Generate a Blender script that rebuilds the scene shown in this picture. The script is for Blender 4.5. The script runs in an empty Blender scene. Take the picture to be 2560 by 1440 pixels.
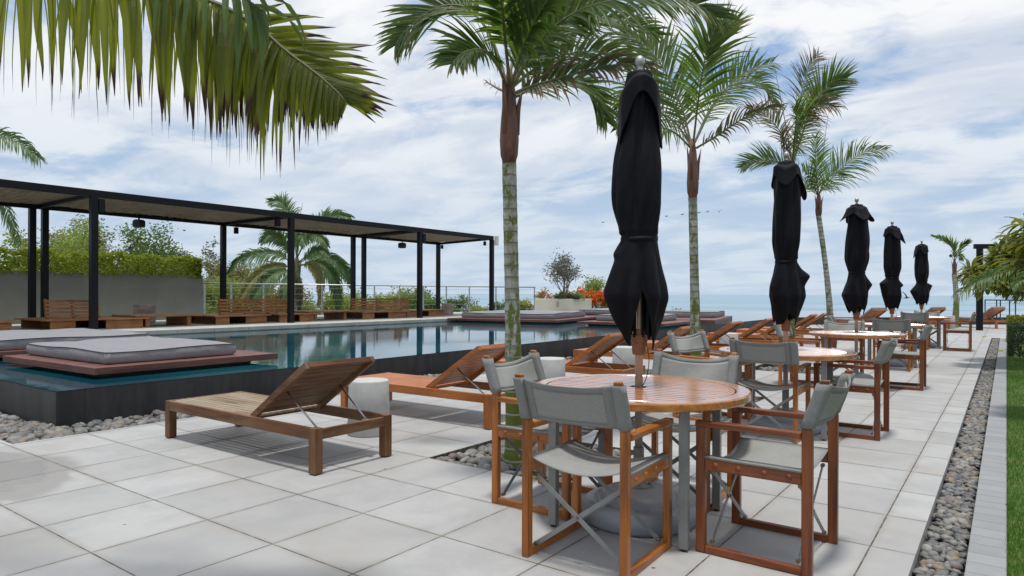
import bpy, bmesh, math, random
import numpy as np
from math import radians, sin, cos, pi
from mathutils import Vector, Matrix

# ------------------------------------------------------------------ camera, sky, sun, exposure
scene = bpy.context.scene
COL = scene.collection
YAW, CAM_H, FPX = 0.633527, 1.257, 1682.9
cam_d = bpy.data.cameras.new("camera")
cam_d.sensor_width = 36.0
cam_d.lens = FPX / 2560 * 36.0
cam_d.shift_y = 15.45 / 2560
cam_d.clip_start, cam_d.clip_end = 0.05, 200000.0
cam = bpy.data.objects.new("camera", cam_d)
COL.objects.link(cam)
cam.matrix_world = (Matrix.Translation((0, 0, CAM_H)) @ Matrix.Rotation(YAW, 4, 'Z')
                    @ Matrix.Rotation(radians(90), 4, 'X') @ Matrix.Rotation(0.00296, 4, 'Z'))
scene.camera = cam
scene.view_settings.view_transform = 'Standard'
scene.view_settings.look = 'None'
scene.view_settings.gamma = 1.0
scene.view_settings.use_curve_mapping = False
scene.view_settings.exposure = 0.0

SUN_DIR = Vector((0.05, -0.11, 1.0)).normalized()      # towards the sun
SUN_EL = math.asin(SUN_DIR.z)
SUN_AZ = math.atan2(SUN_DIR.x, SUN_DIR.y)
sun_d = bpy.data.lights.new("sun", 'SUN')
sun_d.energy = 3.3
sun_d.angle = radians(7)
sun_d.color = (1.0, 0.965, 0.91)
sun = bpy.data.objects.new("sun", sun_d)
COL.objects.link(sun)
sun.rotation_euler = SUN_DIR.to_track_quat('Z', 'Y').to_euler()

world = bpy.data.worlds.new("World")
scene.world = world
world.use_nodes = True
wn, wl = world.node_tree.nodes, world.node_tree.links
wn.clear()


def W(t, **kw):
    n = wn.new(t)
    for k, v in kw.items():
        if k.startswith('i_'):
            n.inputs[int(k[2:])].default_value = v
        else:
            setattr(n, k, v)
    return n


def wmath(op, a, b=0.0, clamp=False):
    n = wn.new('ShaderNodeMath'); n.operation = op; n.use_clamp = clamp
    for i, v in enumerate((a, b)):
        if isinstance(v, (int, float)): n.inputs[i].default_value = v
        else: wl.new(v, n.inputs[i])
    return n.outputs[0]


def wmix(f, a, b):
    n = wn.new('ShaderNodeMix'); n.data_type = 'RGBA'
    for i, v in ((0, f), (6, a), (7, b)):
        if isinstance(v, (int, float)): n.inputs[i].default_value = v
        elif isinstance(v, tuple): n.inputs[i].default_value = v + (1,)
        else: wl.new(v, n.inputs[i])
    return n.outputs[2]


def wramp(v, lo, hi):
    n = wn.new('ShaderNodeMapRange'); n.interpolation_type = 'SMOOTHSTEP'; n.clamp = True
    wl.new(v, n.inputs[0]); n.inputs[1].default_value = lo; n.inputs[2].default_value = hi
    return n.outputs[0]


def wnoise(vec, scale, detail, rough, dist=0.0):
    n = wn.new('ShaderNodeTexNoise')
    wl.new(vec, n.inputs['Vector'])
    n.inputs['Scale'].default_value = scale; n.inputs['Detail'].default_value = detail
    n.inputs['Roughness'].default_value = rough; n.inputs['Distortion'].default_value = dist
    return n.outputs[0]


SKY_STRENGTH = 0.10
sky = W('ShaderNodeTexSky', sky_type='NISHITA')
sky.sun_disc = False
sky.sun_elevation = SUN_EL
sky.sun_rotation = SUN_AZ
sky.air_density, sky.dust_density, sky.ozone_density = 1.0, 0.6, 1.5
tc = W('ShaderNodeTexCoord')
sep = W('ShaderNodeSeparateXYZ'); wl.new(tc.outputs['Generated'], sep.inputs[0])
zz = wmath('MAXIMUM', sep.outputs[2], 0.0)
den = wmath('ADD', zz, 0.16)
comb = W('ShaderNodeCombineXYZ')
wl.new(wmath('DIVIDE', sep.outputs[0], den), comb.inputs[0])
wl.new(wmath('DIVIDE', sep.outputs[1], den), comb.inputs[1])
mp = W('ShaderNodeMapping'); wl.new(comb.outputs[0], mp.inputs[0])
mp.inputs['Rotation'].default_value = (0, 0, radians(-28)); mp.inputs['Scale'].default_value = (0.9, 1.2, 1)
mp.inputs['Location'].default_value = (3.1, 1.7, 0)
n_big = wnoise(mp.outputs[0], 0.62, 2, 0.5, 0.3)
n_mid = wnoise(mp.outputs[0], 2.1, 6, 0.55, 0.45)
n_fine = wnoise(mp.outputs[0], 7.5, 5, 0.6, 0.6)
dens = wmath('ADD', wmath('ADD', wmath('MULTIPLY', n_big, 0.62), wmath('MULTIPLY', n_mid, 0.55)), wmath('MULTIPLY', n_fine, 0.17))
cover = wramp(dens, 0.535, 0.685)
mp2 = W('ShaderNodeMapping'); wl.new(comb.outputs[0], mp2.inputs[0])
mp2.inputs['Rotation'].default_value = (0, 0, radians(-34)); mp2.inputs['Scale'].default_value = (0.8, 1.3, 1)
shade = wramp(wmath('ADD', wmath('MULTIPLY', wnoise(mp2.outputs[0], 1.5, 6, 0.6, 0.6), 0.7), wmath('MULTIPLY', n_mid, 0.3)), 0.40, 0.58)
k = 1.0 / SKY_STRENGTH
c_cloud = wmix(shade, (0.64 * k, 0.70 * k, 0.81 * k), (0.95 * k, 0.96 * k, 0.975 * k))
blue_gap = wmix(0.65, sky.outputs[0], (0.27 * k, 0.48 * k, 0.81 * k))
c_sky = wmix(cover, blue_gap, c_cloud)
low = wramp(zz, 0.0, 0.38)
hz_noise = wmath('MULTIPLY', n_mid, 0.10)
c_low = wmix(wramp(n_mid, 0.38, 0.62), (0.53 * k, 0.645 * k, 0.79 * k), (0.64 * k, 0.735 * k, 0.84 * k))
low2 = wmath('MULTIPLY', low, 1.0)
c_all = wmix(low2, c_low, c_sky)
bg = W('ShaderNodeBackground'); wl.new(c_all, bg.inputs[0]); bg.inputs[1].default_value = SKY_STRENGTH
out = W('ShaderNodeOutputWorld'); wl.new(bg.outputs[0], out.inputs[0])


# ------------------------------------------------------------------ materials
class NT:
    """tiny node helper for one material"""
    def __init__(s, name, rough=0.5, ior=1.45, spec=0.5):
        s.m = bpy.data.materials.new(name); s.m.use_nodes = True
        s.n, s.l = s.m.node_tree.nodes, s.m.node_tree.links
        s.b = s.n['Principled BSDF']; s.out = s.n['Material Output']
        s.b.inputs['Roughness'].default_value = rough
        s.b.inputs['IOR'].default_value = ior
        s.b.inputs['Specular IOR Level'].default_value = spec
        s._tc = None
    def co(s, which='Object'):
        if s._tc is None: s._tc = s.n.new('ShaderNodeTexCoord')
        return s._tc.outputs[which]
    def put(s, v, sock):
        if isinstance(v, (int, float)): sock.default_value = v
        elif isinstance(v, (tuple, list)):
            sock.default_value = tuple(v) + (1,) if len(v) == 3 and sock.type == 'RGBA' else v
        else: s.l.new(v, sock)
    def mapping(s, vec, scale=(1, 1, 1), rot=(0, 0, 0), loc=(0, 0, 0)):
        n = s.n.new('ShaderNodeMapping'); s.l.new(vec, n.inputs[0])
        n.inputs['Scale'].default_value = scale; n.inputs['Rotation'].default_value = rot; n.inputs['Location'].default_value = loc
        return n.outputs[0]
    def noise(s, vec, scale=5, detail=3, rough=0.5, dist=0.0):
        n = s.n.new('ShaderNodeTexNoise'); s.l.new(vec, n.inputs['Vector'])
        n.inputs['Scale'].default_value = scale; n.inputs['Detail'].default_value = detail
        n.inputs['Roughness'].default_value = rough; n.inputs['Distortion'].default_value = dist
        return n.outputs[0]
    def math(s, op, a, b=0.0, clamp=False):
        n = s.n.new('ShaderNodeMath'); n.operation = op; n.use_clamp = clamp
        s.put(a, n.inputs[0]); s.put(b, n.inputs[1]); return n.outputs[0]
    def step(s, v, lo, hi):
        n = s.n.new('ShaderNodeMapRange'); n.interpolation_type = 'SMOOTHSTEP'
        s.put(v, n.inputs[0]); n.inputs[1].default_value = lo; n.inputs[2].default_value = hi; return n.outputs[0]
    def mix(s, f, a, b, blend='MIX'):
        n = s.n.new('ShaderNodeMix'); n.data_type = 'RGBA'; n.blend_type = blend
        s.put(f, n.inputs[0]); s.put(a, n.inputs[6]); s.put(b, n.inputs[7]); return n.outputs[2]
    def sep(s, vec):
        n = s.n.new('ShaderNodeSeparateXYZ'); s.l.new(vec, n.inputs[0]); return n.outputs
    def comb(s, x, y, z=0.0):
        n = s.n.new('ShaderNodeCombineXYZ')
        for i, v in enumerate((x, y, z)): s.put(v, n.inputs[i])
        return n.outputs[0]
    def white(s, vec):
        n = s.n.new('ShaderNodeTexWhiteNoise'); n.noise_dimensions = '3D'; s.l.new(vec, n.inputs['Vector']); return n.outputs[0]
    def objrand(s):
        return s.n.new('ShaderNodeObjectInfo').outputs['Random']
    def island(s):
        return s.n.new('ShaderNodeNewGeometry').outputs['Random Per Island']
    def bump(s, h, strength=0.3, dist=0.01):
        n = s.n.new('ShaderNodeBump'); n.inputs['Strength'].default_value = strength; n.inputs['Distance'].default_value = dist
        s.l.new(h, n.inputs['Height']); s.l.new(n.outputs[0], s.b.inputs['Normal']); return n
    def color(s, c): s.put(c, s.b.inputs['Base Color'])
    def rough(s, r): s.put(r, s.b.inputs['Roughness'])
    def ramp(s, v, stops):
        n = s.n.new('ShaderNodeValToRGB'); e = n.color_ramp.elements
        while len(e) > 1: e.remove(e[-1])
        e[0].position = stops[0][0]; e[0].color = tuple(stops[0][1]) + (1,)
        for p, c in stops[1:]:
            x = e.new(p); x.color = tuple(c) + (1,)
        s.put(v, n.inputs[0]); return n.outputs[0]


M = {}


def wood(name, dark, light, axis, rough=0.42, coat=0.0, grey=None, seed=0.0):
    t = NT(name, rough)
    sc = [26, 26, 26]; sc[axis] = 1.6
    rnd = t.math('ADD', t.math('MULTIPLY', t.objrand(), 17.0), seed)
    off = t.n.new('ShaderNodeVectorMath'); off.operation = 'ADD'
    t.l.new(t.co(), off.inputs[0]); t.l.new(t.comb(rnd, rnd, rnd), off.inputs[1])
    v = t.mapping(off.outputs[0], sc)
    g = t.noise(v, 1.0, 5, 0.6, 0.8)
    g2 = t.noise(v, 4.0, 3, 0.6)
    big = t.noise(off.outputs[0], 2.3, 2, 0.5)
    c = t.mix(t.step(g, 0.34, 0.68), dark, light)
    c = t.mix(t.math('MULTIPLY', t.step(g2, 0.56, 0.74), 0.45), c, tuple(x * 0.45 for x in dark))
    c = t.mix(t.math('MULTIPLY', t.step(big, 0.42, 0.66), 0.35), c, tuple(min(1, x * 1.25) for x in light))
    isl = t.island()
    c = t.mix(1.0, c, t.ramp(isl, [(0, (0.82, 0.80, 0.78)), (1, (1.08, 1.06, 1.04))]), 'MULTIPLY')
    if grey:
        gm = t.step(t.noise(t.mapping(off.outputs[0], [7 if i != axis else 1.4 for i in range(3)]), 1.0, 4, 0.6), 0.40, 0.62)
        c = t.mix(t.math('MULTIPLY', gm, 0.75), c, grey)
    t.color(c)
    t.bump(g2, 0.12, 0.002)
    t.b.inputs['Coat Weight'].default_value = coat
    t.b.inputs['Coat Roughness'].default_value = 0.12
    return t.m


for ax, nm in enumerate('xyz'):
    M['teak_' + nm] = wood('teak_' + nm, (0.19, 0.052, 0.006), (0.45, 0.150, 0.017), ax, 0.36, 0.25)
    M['red_' + nm] = wood('dark_red_teak_' + nm, (0.11, 0.024, 0.006), (0.235, 0.062, 0.012), ax, 0.36, 0.25, seed=2)
    M['lounge_' + nm] = wood('lounger_teak_' + nm, (0.27, 0.078, 0.013), (0.43, 0.145, 0.028), ax, 0.42, 0.10, seed=3)
    M['old_' + nm] = wood('weathered_teak_' + nm, (0.075, 0.025, 0.008), (0.165, 0.062, 0.019), ax, 0.55, 0.0, grey=(0.19, 0.115, 0.055), seed=7)
    M['bench_' + nm] = wood('bench_wood_' + nm, (0.20, 0.075, 0.022), (0.42, 0.19, 0.062), ax, 0.5, 0.0, seed=5)
M['old_slat'] = wood('greyed_teak_slats', (0.15, 0.10, 0.055), (0.27, 0.20, 0.125), 0, 0.65, 0.0, grey=(0.30, 0.25, 0.18), seed=4)
M['table_x'] = wood('varnished_table_x', (0.30, 0.095, 0.018), (0.49, 0.190, 0.044), 0, 0.2, 1.0)
M['table_x'].node_tree.nodes['Principled BSDF'].inputs['Coat IOR'].default_value = 1.8
M['table_x'].node_tree.nodes['Principled BSDF'].inputs['Coat Roughness'].default_value = 0.2
M['ipe_x'] = wood('red_platform_x', (0.10, 0.036, 0.028), (0.185, 0.078, 0.064), 0, 0.5, 0.0, seed=9)
M['ipe_y'] = wood('red_platform_y', (0.10, 0.036, 0.028), (0.185, 0.078, 0.064), 1, 0.5, 0.0, seed=9)


def plain(name, c, rough=0.5, metal=0.0, var=0.12, scale=8, bump=0.0, spec=0.5):
    t = NT(name, rough, spec=spec)
    n = t.noise(t.co(), scale, 4, 0.6)
    t.color(t.mix(t.step(n, 0.3, 0.7), tuple(x * (1 - var) for x in c), tuple(min(1, x * (1 + var)) for x in c)))
    t.b.inputs['Metallic'].default_value = metal
    if bump: t.bump(t.noise(t.co(), scale * 12, 3, 0.6), bump, 0.004)
    return t.m


M['grey_metal'] = plain('grey_painted_metal', (0.20, 0.205, 0.195), 0.4, 0.0)
M['steel'] = plain('brushed_steel', (0.42, 0.42, 0.41), 0.35, 1.0)
M['silver'] = plain('silver_finial', (0.42, 0.41, 0.40), 0.5, 0.8)
M['black_metal'] = plain('black_painted_steel', (0.0055, 0.006, 0.0085), 0.45, 0.0, spec=0.25)
M['plastic'] = plain('grey_plastic_base', (0.24, 0.255, 0.28), 0.42, 0.0, 0.02, 3)
M['pole'] = plain('umbrella_pole', (0.46, 0.39, 0.34), 0.32, 0.4)
M['runner'] = plain('brown_runner', (0.22, 0.095, 0.045), 0.4)
M['brass'] = plain('brass_bolt', (0.20, 0.15, 0.10), 0.4, 0.8)
M['black'] = plain('black_rubber', (0.012, 0.012, 0.012), 0.6)
M['speaker'] = plain('black_speaker', (0.010, 0.011, 0.014), 0.5)
M['white_box'] = plain('off_white_plastic', (0.62, 0.60, 0.55), 0.5)
M['concrete'] = plain('pale_concrete', (0.44, 0.44, 0.42), 0.75, 0, 0.10, 6, 0.25)
M['coping'] = plain('pool_coping', (0.40, 0.40, 0.36), 0.7, 0, 0.14, 2.5, 0.2)
M['render_wall'] = plain('grey_rendered_wall', (0.225, 0.225, 0.20), 0.9, 0, 0.08, 1.3, 0.25)
M['cream'] = plain('cream_render', (0.56, 0.54, 0.43), 0.85, 0, 0.05, 2, 0.2)
M['kerb'] = None
M['stump'] = plain('grey_stump', (0.34, 0.27, 0.22), 0.8, 0, 0.3, 5, 0.5)
M['bark'] = plain('grey_bark', (0.20, 0.17, 0.13), 0.9, 0, 0.25, 9, 0.4)
M['frangipani_bark'] = plain('dark_bark', (0.09, 0.075, 0.06), 0.9, 0, 0.25, 9, 0.4)
M['soil'] = plain('dark_soil', (0.05, 0.042, 0.032), 0.95, 0, 0.3, 14, 0.5)
M['birdskin'] = plain('black_feathers', (0.012, 0.012, 0.013), 0.7)


def _umb():
    t = NT('black_canvas', 0.65, spec=0.14)
    n = t.noise(t.mapping(t.co(), (1, 1, 0.4)), 9, 4, 0.6)
    t.color(t.mix(n, (0.0035, 0.0035, 0.0055), (0.0085, 0.0085, 0.0125)))
    t.b.inputs['Sheen Weight'].default_value = 0.02
    t.b.inputs['Sheen Roughness'].default_value = 0.5
    t.bump(t.noise(t.mapping(t.co(), (1, 1, 0.5)), 26, 4, 0.6), 0.35, 0.012)
    return t.m
M['canvas_black'] = _umb()


def _fabric(name, a, b, weave=900, rough=0.85):
    t = NT(name, rough, spec=0.2)
    w = t.noise(t.mapping(t.co(), (1, 1, 0.12)), weave * 0.35, 2, 0.7)
    big = t.noise(t.co(), 7, 3, 0.6)
    c = t.mix(t.step(w, 0.3, 0.7), a, b)
    c = t.mix(t.math('MULTIPLY', t.step(big, 0.45, 0.7), 0.25), c, tuple(x * 0.7 for x in a))
    t.color(c)
    t.bump(t.math('ADD', t.math('MULTIPLY', w, 0.15), t.noise(t.mapping(t.co(), (1, 1, 0.55), rot=(0.3, 0.7, 0.2)), 13, 3, 0.5, 0.6)), 0.5, 0.012)
    return t
M['sling'] = _fabric('grey_sling_fabric', (0.235, 0.237, 0.222), (0.29, 0.292, 0.275)).m
M['sling_hem'] = _fabric('grey_sling_hem', (0.19, 0.192, 0.183), (0.235, 0.237, 0.225)).m
M['cushion'] = _fabric('grey_cushion_fabric', (0.215, 0.215, 0.225), (0.262, 0.262, 0.272), 600, 0.7).m
M['piping'] = plain('dark_piping', (0.05, 0.05, 0.052), 0.8)


def _deck():
    t = NT('stone_paving', 0.62)
    xyz = t.sep(t.co())
    u = t.math('DIVIDE', t.math('ADD', xyz[0], 0.547), 0.6046)
    v = t.math('DIVIDE', t.math('SUBTRACT', xyz[1], 2.0125), 0.591)
    wob = t.noise(t.co(), 14, 3, 0.6)
    wv = t.math('MULTIPLY', t.math('SUBTRACT', wob, 0.5), 0.007)
    fu = t.math('ABSOLUTE', t.math('SUBTRACT', t.math('FRACT', t.math('ADD', u, wv)), 0.5))
    fv = t.math('ABSOLUTE', t.math('SUBTRACT', t.math('FRACT', t.math('ADD', v, wv)), 0.5))
    mx = t.math('MAXIMUM', fu, fv)
    joint = t.step(mx, 0.4918, 0.4950)
    near = t.step(mx, 0.43, 0.495)
    cell = t.comb(t.math('FLOOR', u), t.math('FLOOR', v), 0.0)
    rnd = t.white(cell)
    c = t.ramp(rnd, [(0, (0.322, 0.318, 0.307)), (0.5, (0.360, 0.356, 0.346)), (1, (0.392, 0.389, 0.379))])
    blot = t.noise(t.co(), 2.6, 5, 0.62, 0.4)
    c = t.mix(t.math('MULTIPLY', t.step(blot, 0.40, 0.70), 0.5), c, (0.265, 0.265, 0.268))
    blot2 = t.noise(t.mapping(t.co(), (1, 1, 1), loc=(7, 3, 0)), 1.1, 4, 0.6, 0.5)
    c = t.mix(t.math('MULTIPLY', t.step(blot2, 0.5, 0.7), 0.5), c, (0.31, 0.29, 0.26))
    speck = t.noise(t.co(), 130, 2, 0.6)
    c = t.mix(t.math('MULTIPLY', t.step(speck, 0.58, 0.74), 0.35), c, (0.26, 0.26, 0.26))
    speck2 = t.noise(t.mapping(t.co(), loc=(5, 1, 0)), 60, 2, 0.7)
    c = t.mix(t.math('MULTIPLY', t.step(speck2, 0.66, 0.74), 0.30), c, (0.20, 0.195, 0.19))
    c = t.mix(t.math('MULTIPLY', near, t.math('MULTIPLY', t.step(blot2, 0.35, 0.6), 0.45)), c, (0.24, 0.22, 0.19))
    # wet patch left by splashed pool water
    dx = t.math('SUBTRACT', xyz[0], -5.75); dy = t.math('SUBTRACT', xyz[1], 1.55)
    d = t.math('SQRT', t.math('ADD', t.math('MULTIPLY', dx, dx), t.math('MULTIPLY', t.math('MULTIPLY', dy, dy), 2.6)))
    wsum = t.math('ADD', d, t.math('MULTIPLY', t.noise(t.co(), 1.5, 2, 0.5, 0.3), 1.6))
    wet = t.step(wsum, 1.78, 1.56); wet2 = t.step(wsum, 1.42, 1.30)
    c = t.mix(t.math('MULTIPLY', wet, 0.7), c, t.mix(blot, (0.20, 0.185, 0.17), (0.26, 0.245, 0.225)))
    vo = t.n.new('ShaderNodeTexVoronoi'); t.l.new(t.co(), vo.inputs['Vector']); vo.inputs['Scale'].default_value = 2.6
    spot = t.math('MULTIPLY', t.step(t.math('ADD', vo.outputs['Distance'], t.math('MULTIPLY', t.math('SUBTRACT', speck, 0.5), 0.02)), 0.034, 0.022), t.step(t.sep(vo.outputs['Color'])[0], 0.55, 0.6))
    c = t.mix(t.math('MULTIPLY', spot, 0.8), c, (0.05, 0.042, 0.035))
    jn = t.noise(t.co(), 9, 3, 0.6)
    c = t.mix(joint, c, t.mix(t.step(jn, 0.4, 0.65), (0.055, 0.045, 0.032), (0.17, 0.16, 0.13)))
    t.color(c)
    t.rough(t.math('SUBTRACT', t.math('SUBTRACT', 0.66, t.math('MULTIPLY', wet, 0.2)), t.math('MULTIPLY', wet2, 0.2)))
    h = t.math('SUBTRACT', t.math('MULTIPLY', speck, 0.10), joint)
    t.bump(h, 0.5, 0.004)
    return t.m
M['deck'] = _deck()


def _kerb():
    t = NT('stone_kerb', 0.75)
    xyz = t.sep(t.co())
    r = t.white(t.comb(t.math('FLOOR', t.math('DIVIDE', xyz[1], 0.1475)), 0.0, 0.0))
    f = t.math('ABSOLUTE', t.math('SUBTRACT', t.math('FRACT', t.math('DIVIDE', xyz[1], 0.1475)), 0.5))
    j = t.step(f, 0.462, 0.49)
    b = t.noise(t.co(), 5, 4, 0.6)
    c = t.mix(r, (0.225, 0.23, 0.235), (0.265, 0.27, 0.275))
    c = t.mix(t.math('MULTIPLY', t.step(b, 0.45, 0.7), 0.4), c, (0.30, 0.30, 0.29))
    c = t.mix(t.math('MULTIPLY', j, 0.5), c, (0.12, 0.115, 0.10))
    t.color(c)
    t.bump(t.math('SUBTRACT', t.math('MULTIPLY', t.noise(t.co(), 90, 2, 0.6), 0.3), j), 0.5, 0.006)
    return t.m
M['kerb'] = _kerb()


def _granite():
    t = NT('dark_granite', 0.45)
    n = t.noise(t.mapping(t.co(), (1, 1, 0.25)), 5, 5, 0.65)
    s2 = t.noise(t.co(), 120, 2, 0.6)
    c = t.mix(t.step(n, 0.35, 0.7), (0.017, 0.018, 0.019), (0.036, 0.037, 0.038))
    c = t.mix(t.step(s2, 0.66, 0.74), c, (0.10, 0.10, 0.10))
    z = t.sep(t.co())[2]
    drip = t.math('MULTIPLY', t.step(t.noise(t.mapping(t.co(), (4, 4, 0.3)), 2, 4, 0.6), 0.5, 0.75), 0.3)
    c = t.mix(drip, c, (0.055, 0.055, 0.05))
    t.color(c); t.bump(s2, 0.1, 0.002)
    return t.m
M['granite'] = _granite()


def _pool():
    t = NT('pool_water', 0.015, 1.333)
    n = t.noise(t.co(), 0.35, 2, 0.5)
    t.color(t.mix(t.step(n, 0.35, 0.65), (0.005, 0.048, 0.072), (0.009, 0.078, 0.096)))
    h1 = t.noise(t.mapping(t.co(), (1, 1, 1), rot=(0, 0, 0.5)), 5.0, 3, 0.5, 0.3)
    h2 = t.noise(t.mapping(t.co(), (1.0, 1.6, 1), rot=(0, 0, -0.4)), 17, 2, 0.5)
    calm = t.step(t.noise(t.co(), 0.22, 2, 0.5), 0.35, 0.65)
    t.bump(t.math('MULTIPLY', t.math('ADD', h1, t.math('MULTIPLY', h2, 0.35)), t.math('ADD', 0.25, t.math('MULTIPLY', calm, 0.75))), 0.05, 0.03)
    return t.m
M['pool'] = _pool()


def _sea():
    t = NT('sea_water', 0.42, 1.333)
    v = t.co()
    n = t.noise(t.mapping(v, (0.0007, 0.004, 1), rot=(0, 0, -YAW)), 1.0, 5, 0.6, 0.3)
    c = t.mix(t.step(n, 0.35, 0.65), (0.17, 0.265, 0.335), (0.25, 0.345, 0.405))
    t.color(c)
    t.bump(t.noise(t.mapping(v, (0.08, 0.08, 1)), 1, 4, 0.6), 0.25, 1.5)
    return t.m
M['sea'] = _sea()


def _terrain():
    t = NT('hillside_ground', 0.95)
    n = t.noise(t.co(), 0.25, 5, 0.6)
    t.color(t.mix(t.step(n, 0.35, 0.65), (0.05, 0.06, 0.02), (0.11, 0.10, 0.05)))
    return t.m
M['terrain'] = _terrain()


def _pebble(name, pal):
    t = NT(name, 0.6)
    c = t.ramp(t.island(), pal)
    n = t.noise(t.co(), 55, 4, 0.6)
    c = t.mix(t.math('MULTIPLY', t.step(n, 0.45, 0.7), 0.22), c, (0.30, 0.29, 0.27))
    t.color(c); t.bump(n, 0.2, 0.003)
    return t.m
PAL = [(0.0, (0.055, 0.058, 0.062)), (0.15, (0.13, 0.13, 0.125)), (0.3, (0.195, 0.195, 0.18)), (0.42, (0.085, 0.09, 0.095)),
       (0.55, (0.15, 0.14, 0.125)), (0.66, (0.25, 0.245, 0.225)), (0.78, (0.135, 0.095, 0.088)), (0.86, (0.10, 0.105, 0.10)),
       (0.975, (0.24, 0.17, 0.10)), (1.0, (0.09, 0.09, 0.09))]
M['pebble'] = _pebble('river_pebbles', PAL)


def leafmat(name, a, b, tip=None, trans=0.35, tcol=None, rough=0.45, tip_lo=0.72, uv=True, spec=0.5):
    t = NT(name, rough, spec=spec)
    r = t.island()
    c = t.mix(r, a, b)
    n = t.noise(t.co(), 3.0, 3, 0.6)
    c = t.mix(t.math('MULTIPLY', t.step(n, 0.4, 0.65), 0.35), c, tuple(x * 0.6 for x in a))
    tf = None
    if tip:
        uvs = t.sep(t.co('UV'))
        tf = t.step(t.math('ADD', uvs[0], t.math('MULTIPLY', t.math('SUBTRACT', r, 0.5), 0.30)), tip_lo, tip_lo + 0.14)
        c = t.mix(tf, c, tip)
    t.color(c)
    tr = t.n.new('ShaderNodeBsdfTranslucent')
    tc_ = t.mix(r, tcol or tuple(min(1, x * 2.2) for x in a), tcol or tuple(min(1, x * 2.2) for x in b))
    if tip: tc_ = t.mix(tf, tc_, tuple(x * 0.8 for x in tip))
    t.put(tc_, tr.inputs[0])
    mx = t.n.new('ShaderNodeMixShader'); mx.inputs[0].default_value = trans
    t.l.new(t.b.outputs[0], mx.inputs[1]); t.l.new(tr.outputs[0], mx.inputs[2]); t.l.new(mx.outputs[0], t.out.inputs[0])
    return t.m


M['palm'] = leafmat('palm_leaflets', (0.038, 0.080, 0.018), (0.080, 0.130, 0.030), (0.16, 0.10, 0.05), 0.45, (0.21, 0.33, 0.045), tip_lo=0.86)
M['palm_dry'] = leafmat('dry_palm_leaflets', (0.045, 0.070, 0.020), (0.10, 0.10, 0.035), (0.20, 0.125, 0.07), 0.3, (0.14, 0.15, 0.04), tip_lo=0.42)
M['palm_fg'] = leafmat('near_palm_leaflets', (0.062, 0.092, 0.010), (0.130, 0.152, 0.017), (0.070, 0.030, 0.026), 0.60, (0.44, 0.47, 0.03), tip_lo=0.74)
M['palm_young'] = leafmat('young_palm_leaflets', (0.12, 0.16, 0.02), (0.17, 0.20, 0.03), None, 0.5, (0.30, 0.36, 0.04))
M['palm_bg'] = leafmat('background_palm_leaflets', (0.075, 0.155, 0.055), (0.14, 0.21, 0.075), (0.20, 0.18, 0.07), 0.38, (0.22, 0.36, 0.09), tip_lo=0.88)
M['palm_yellow'] = leafmat('yellowing_palm_leaflets', (0.17, 0.19, 0.045), (0.27, 0.25, 0.075), (0.26, 0.19, 0.08), 0.38, (0.40, 0.38, 0.09), tip_lo=0.7)
M['rachis'] = plain('palm_stalk', (0.13, 0.13, 0.055), 0.5)
M['hedge'] = leafmat('hedge_leaves', (0.115, 0.195, 0.012), (0.25, 0.32, 0.030), None, 0.45, (0.40, 0.44, 0.03))
M['hedge_dark'] = leafmat('clipped_hedge_leaves', (0.016, 0.040, 0.012), (0.035, 0.070, 0.016), None, 0.3, (0.06, 0.12, 0.02))
M['hedge_lime'] = leafmat('lime_shrub_leaves', (0.115, 0.130, 0.008), (0.20, 0.20, 0.012), None, 0.4, (0.30, 0.30, 0.02))
M['frangipani'] = leafmat('frangipani_leaves', (0.055, 0.095, 0.010), (0.155, 0.165, 0.018), None, 0.4, (0.26, 0.28, 0.03))
M['frangipani_yellow'] = leafmat('yellow_frangipani_leaves', (0.22, 0.22, 0.02), (0.34, 0.32, 0.04), None, 0.4, (0.40, 0.38, 0.04))
M['tree_green'] = leafmat('fresh_tree_leaves', (0.15, 0.225, 0.045), (0.28, 0.325, 0.085), None, 0.45, (0.44, 0.52, 0.11))
M['tree_olive'] = leafmat('olive_tree_leaves', (0.17, 0.18, 0.05), (0.27, 0.235, 0.10), None, 0.4, (0.36, 0.34, 0.11))
M['tree_dark'] = leafmat('deep_green_leaves', (0.06, 0.125, 0.025), (0.13, 0.19, 0.045), None, 0.4, (0.20, 0.32, 0.06))
M['tree_silver'] = leafmat('silver_leaves', (0.13, 0.145, 0.115), (0.22, 0.23, 0.19), None, 0.25, (0.20, 0.23, 0.15))
M['shrub_red'] = leafmat('red_flowers', (0.72, 0.04, 0.010), (0.85, 0.13, 0.02), None, 0.4, (0.95, 0.10, 0.02))
M['grass'] = leafmat('grass_blades', (0.045, 0.125, 0.011), (0.135, 0.175, 0.03), None, 0.35, (0.17, 0.34, 0.03))


def _lawn():
    t = NT('lawn_soil', 0.95)
    n = t.noise(t.co(), 6, 5, 0.65)
    n2 = t.noise(t.co(), 120, 3, 0.7)
    c = t.mix(t.step(n, 0.4, 0.62), (0.055, 0.135, 0.012), (0.12, 0.15, 0.028))
    t.color(t.mix(t.step(n2, 0.4, 0.65), c, (0.02, 0.045, 0.006)))
    return t.m
M['lawn'] = _lawn()


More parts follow.
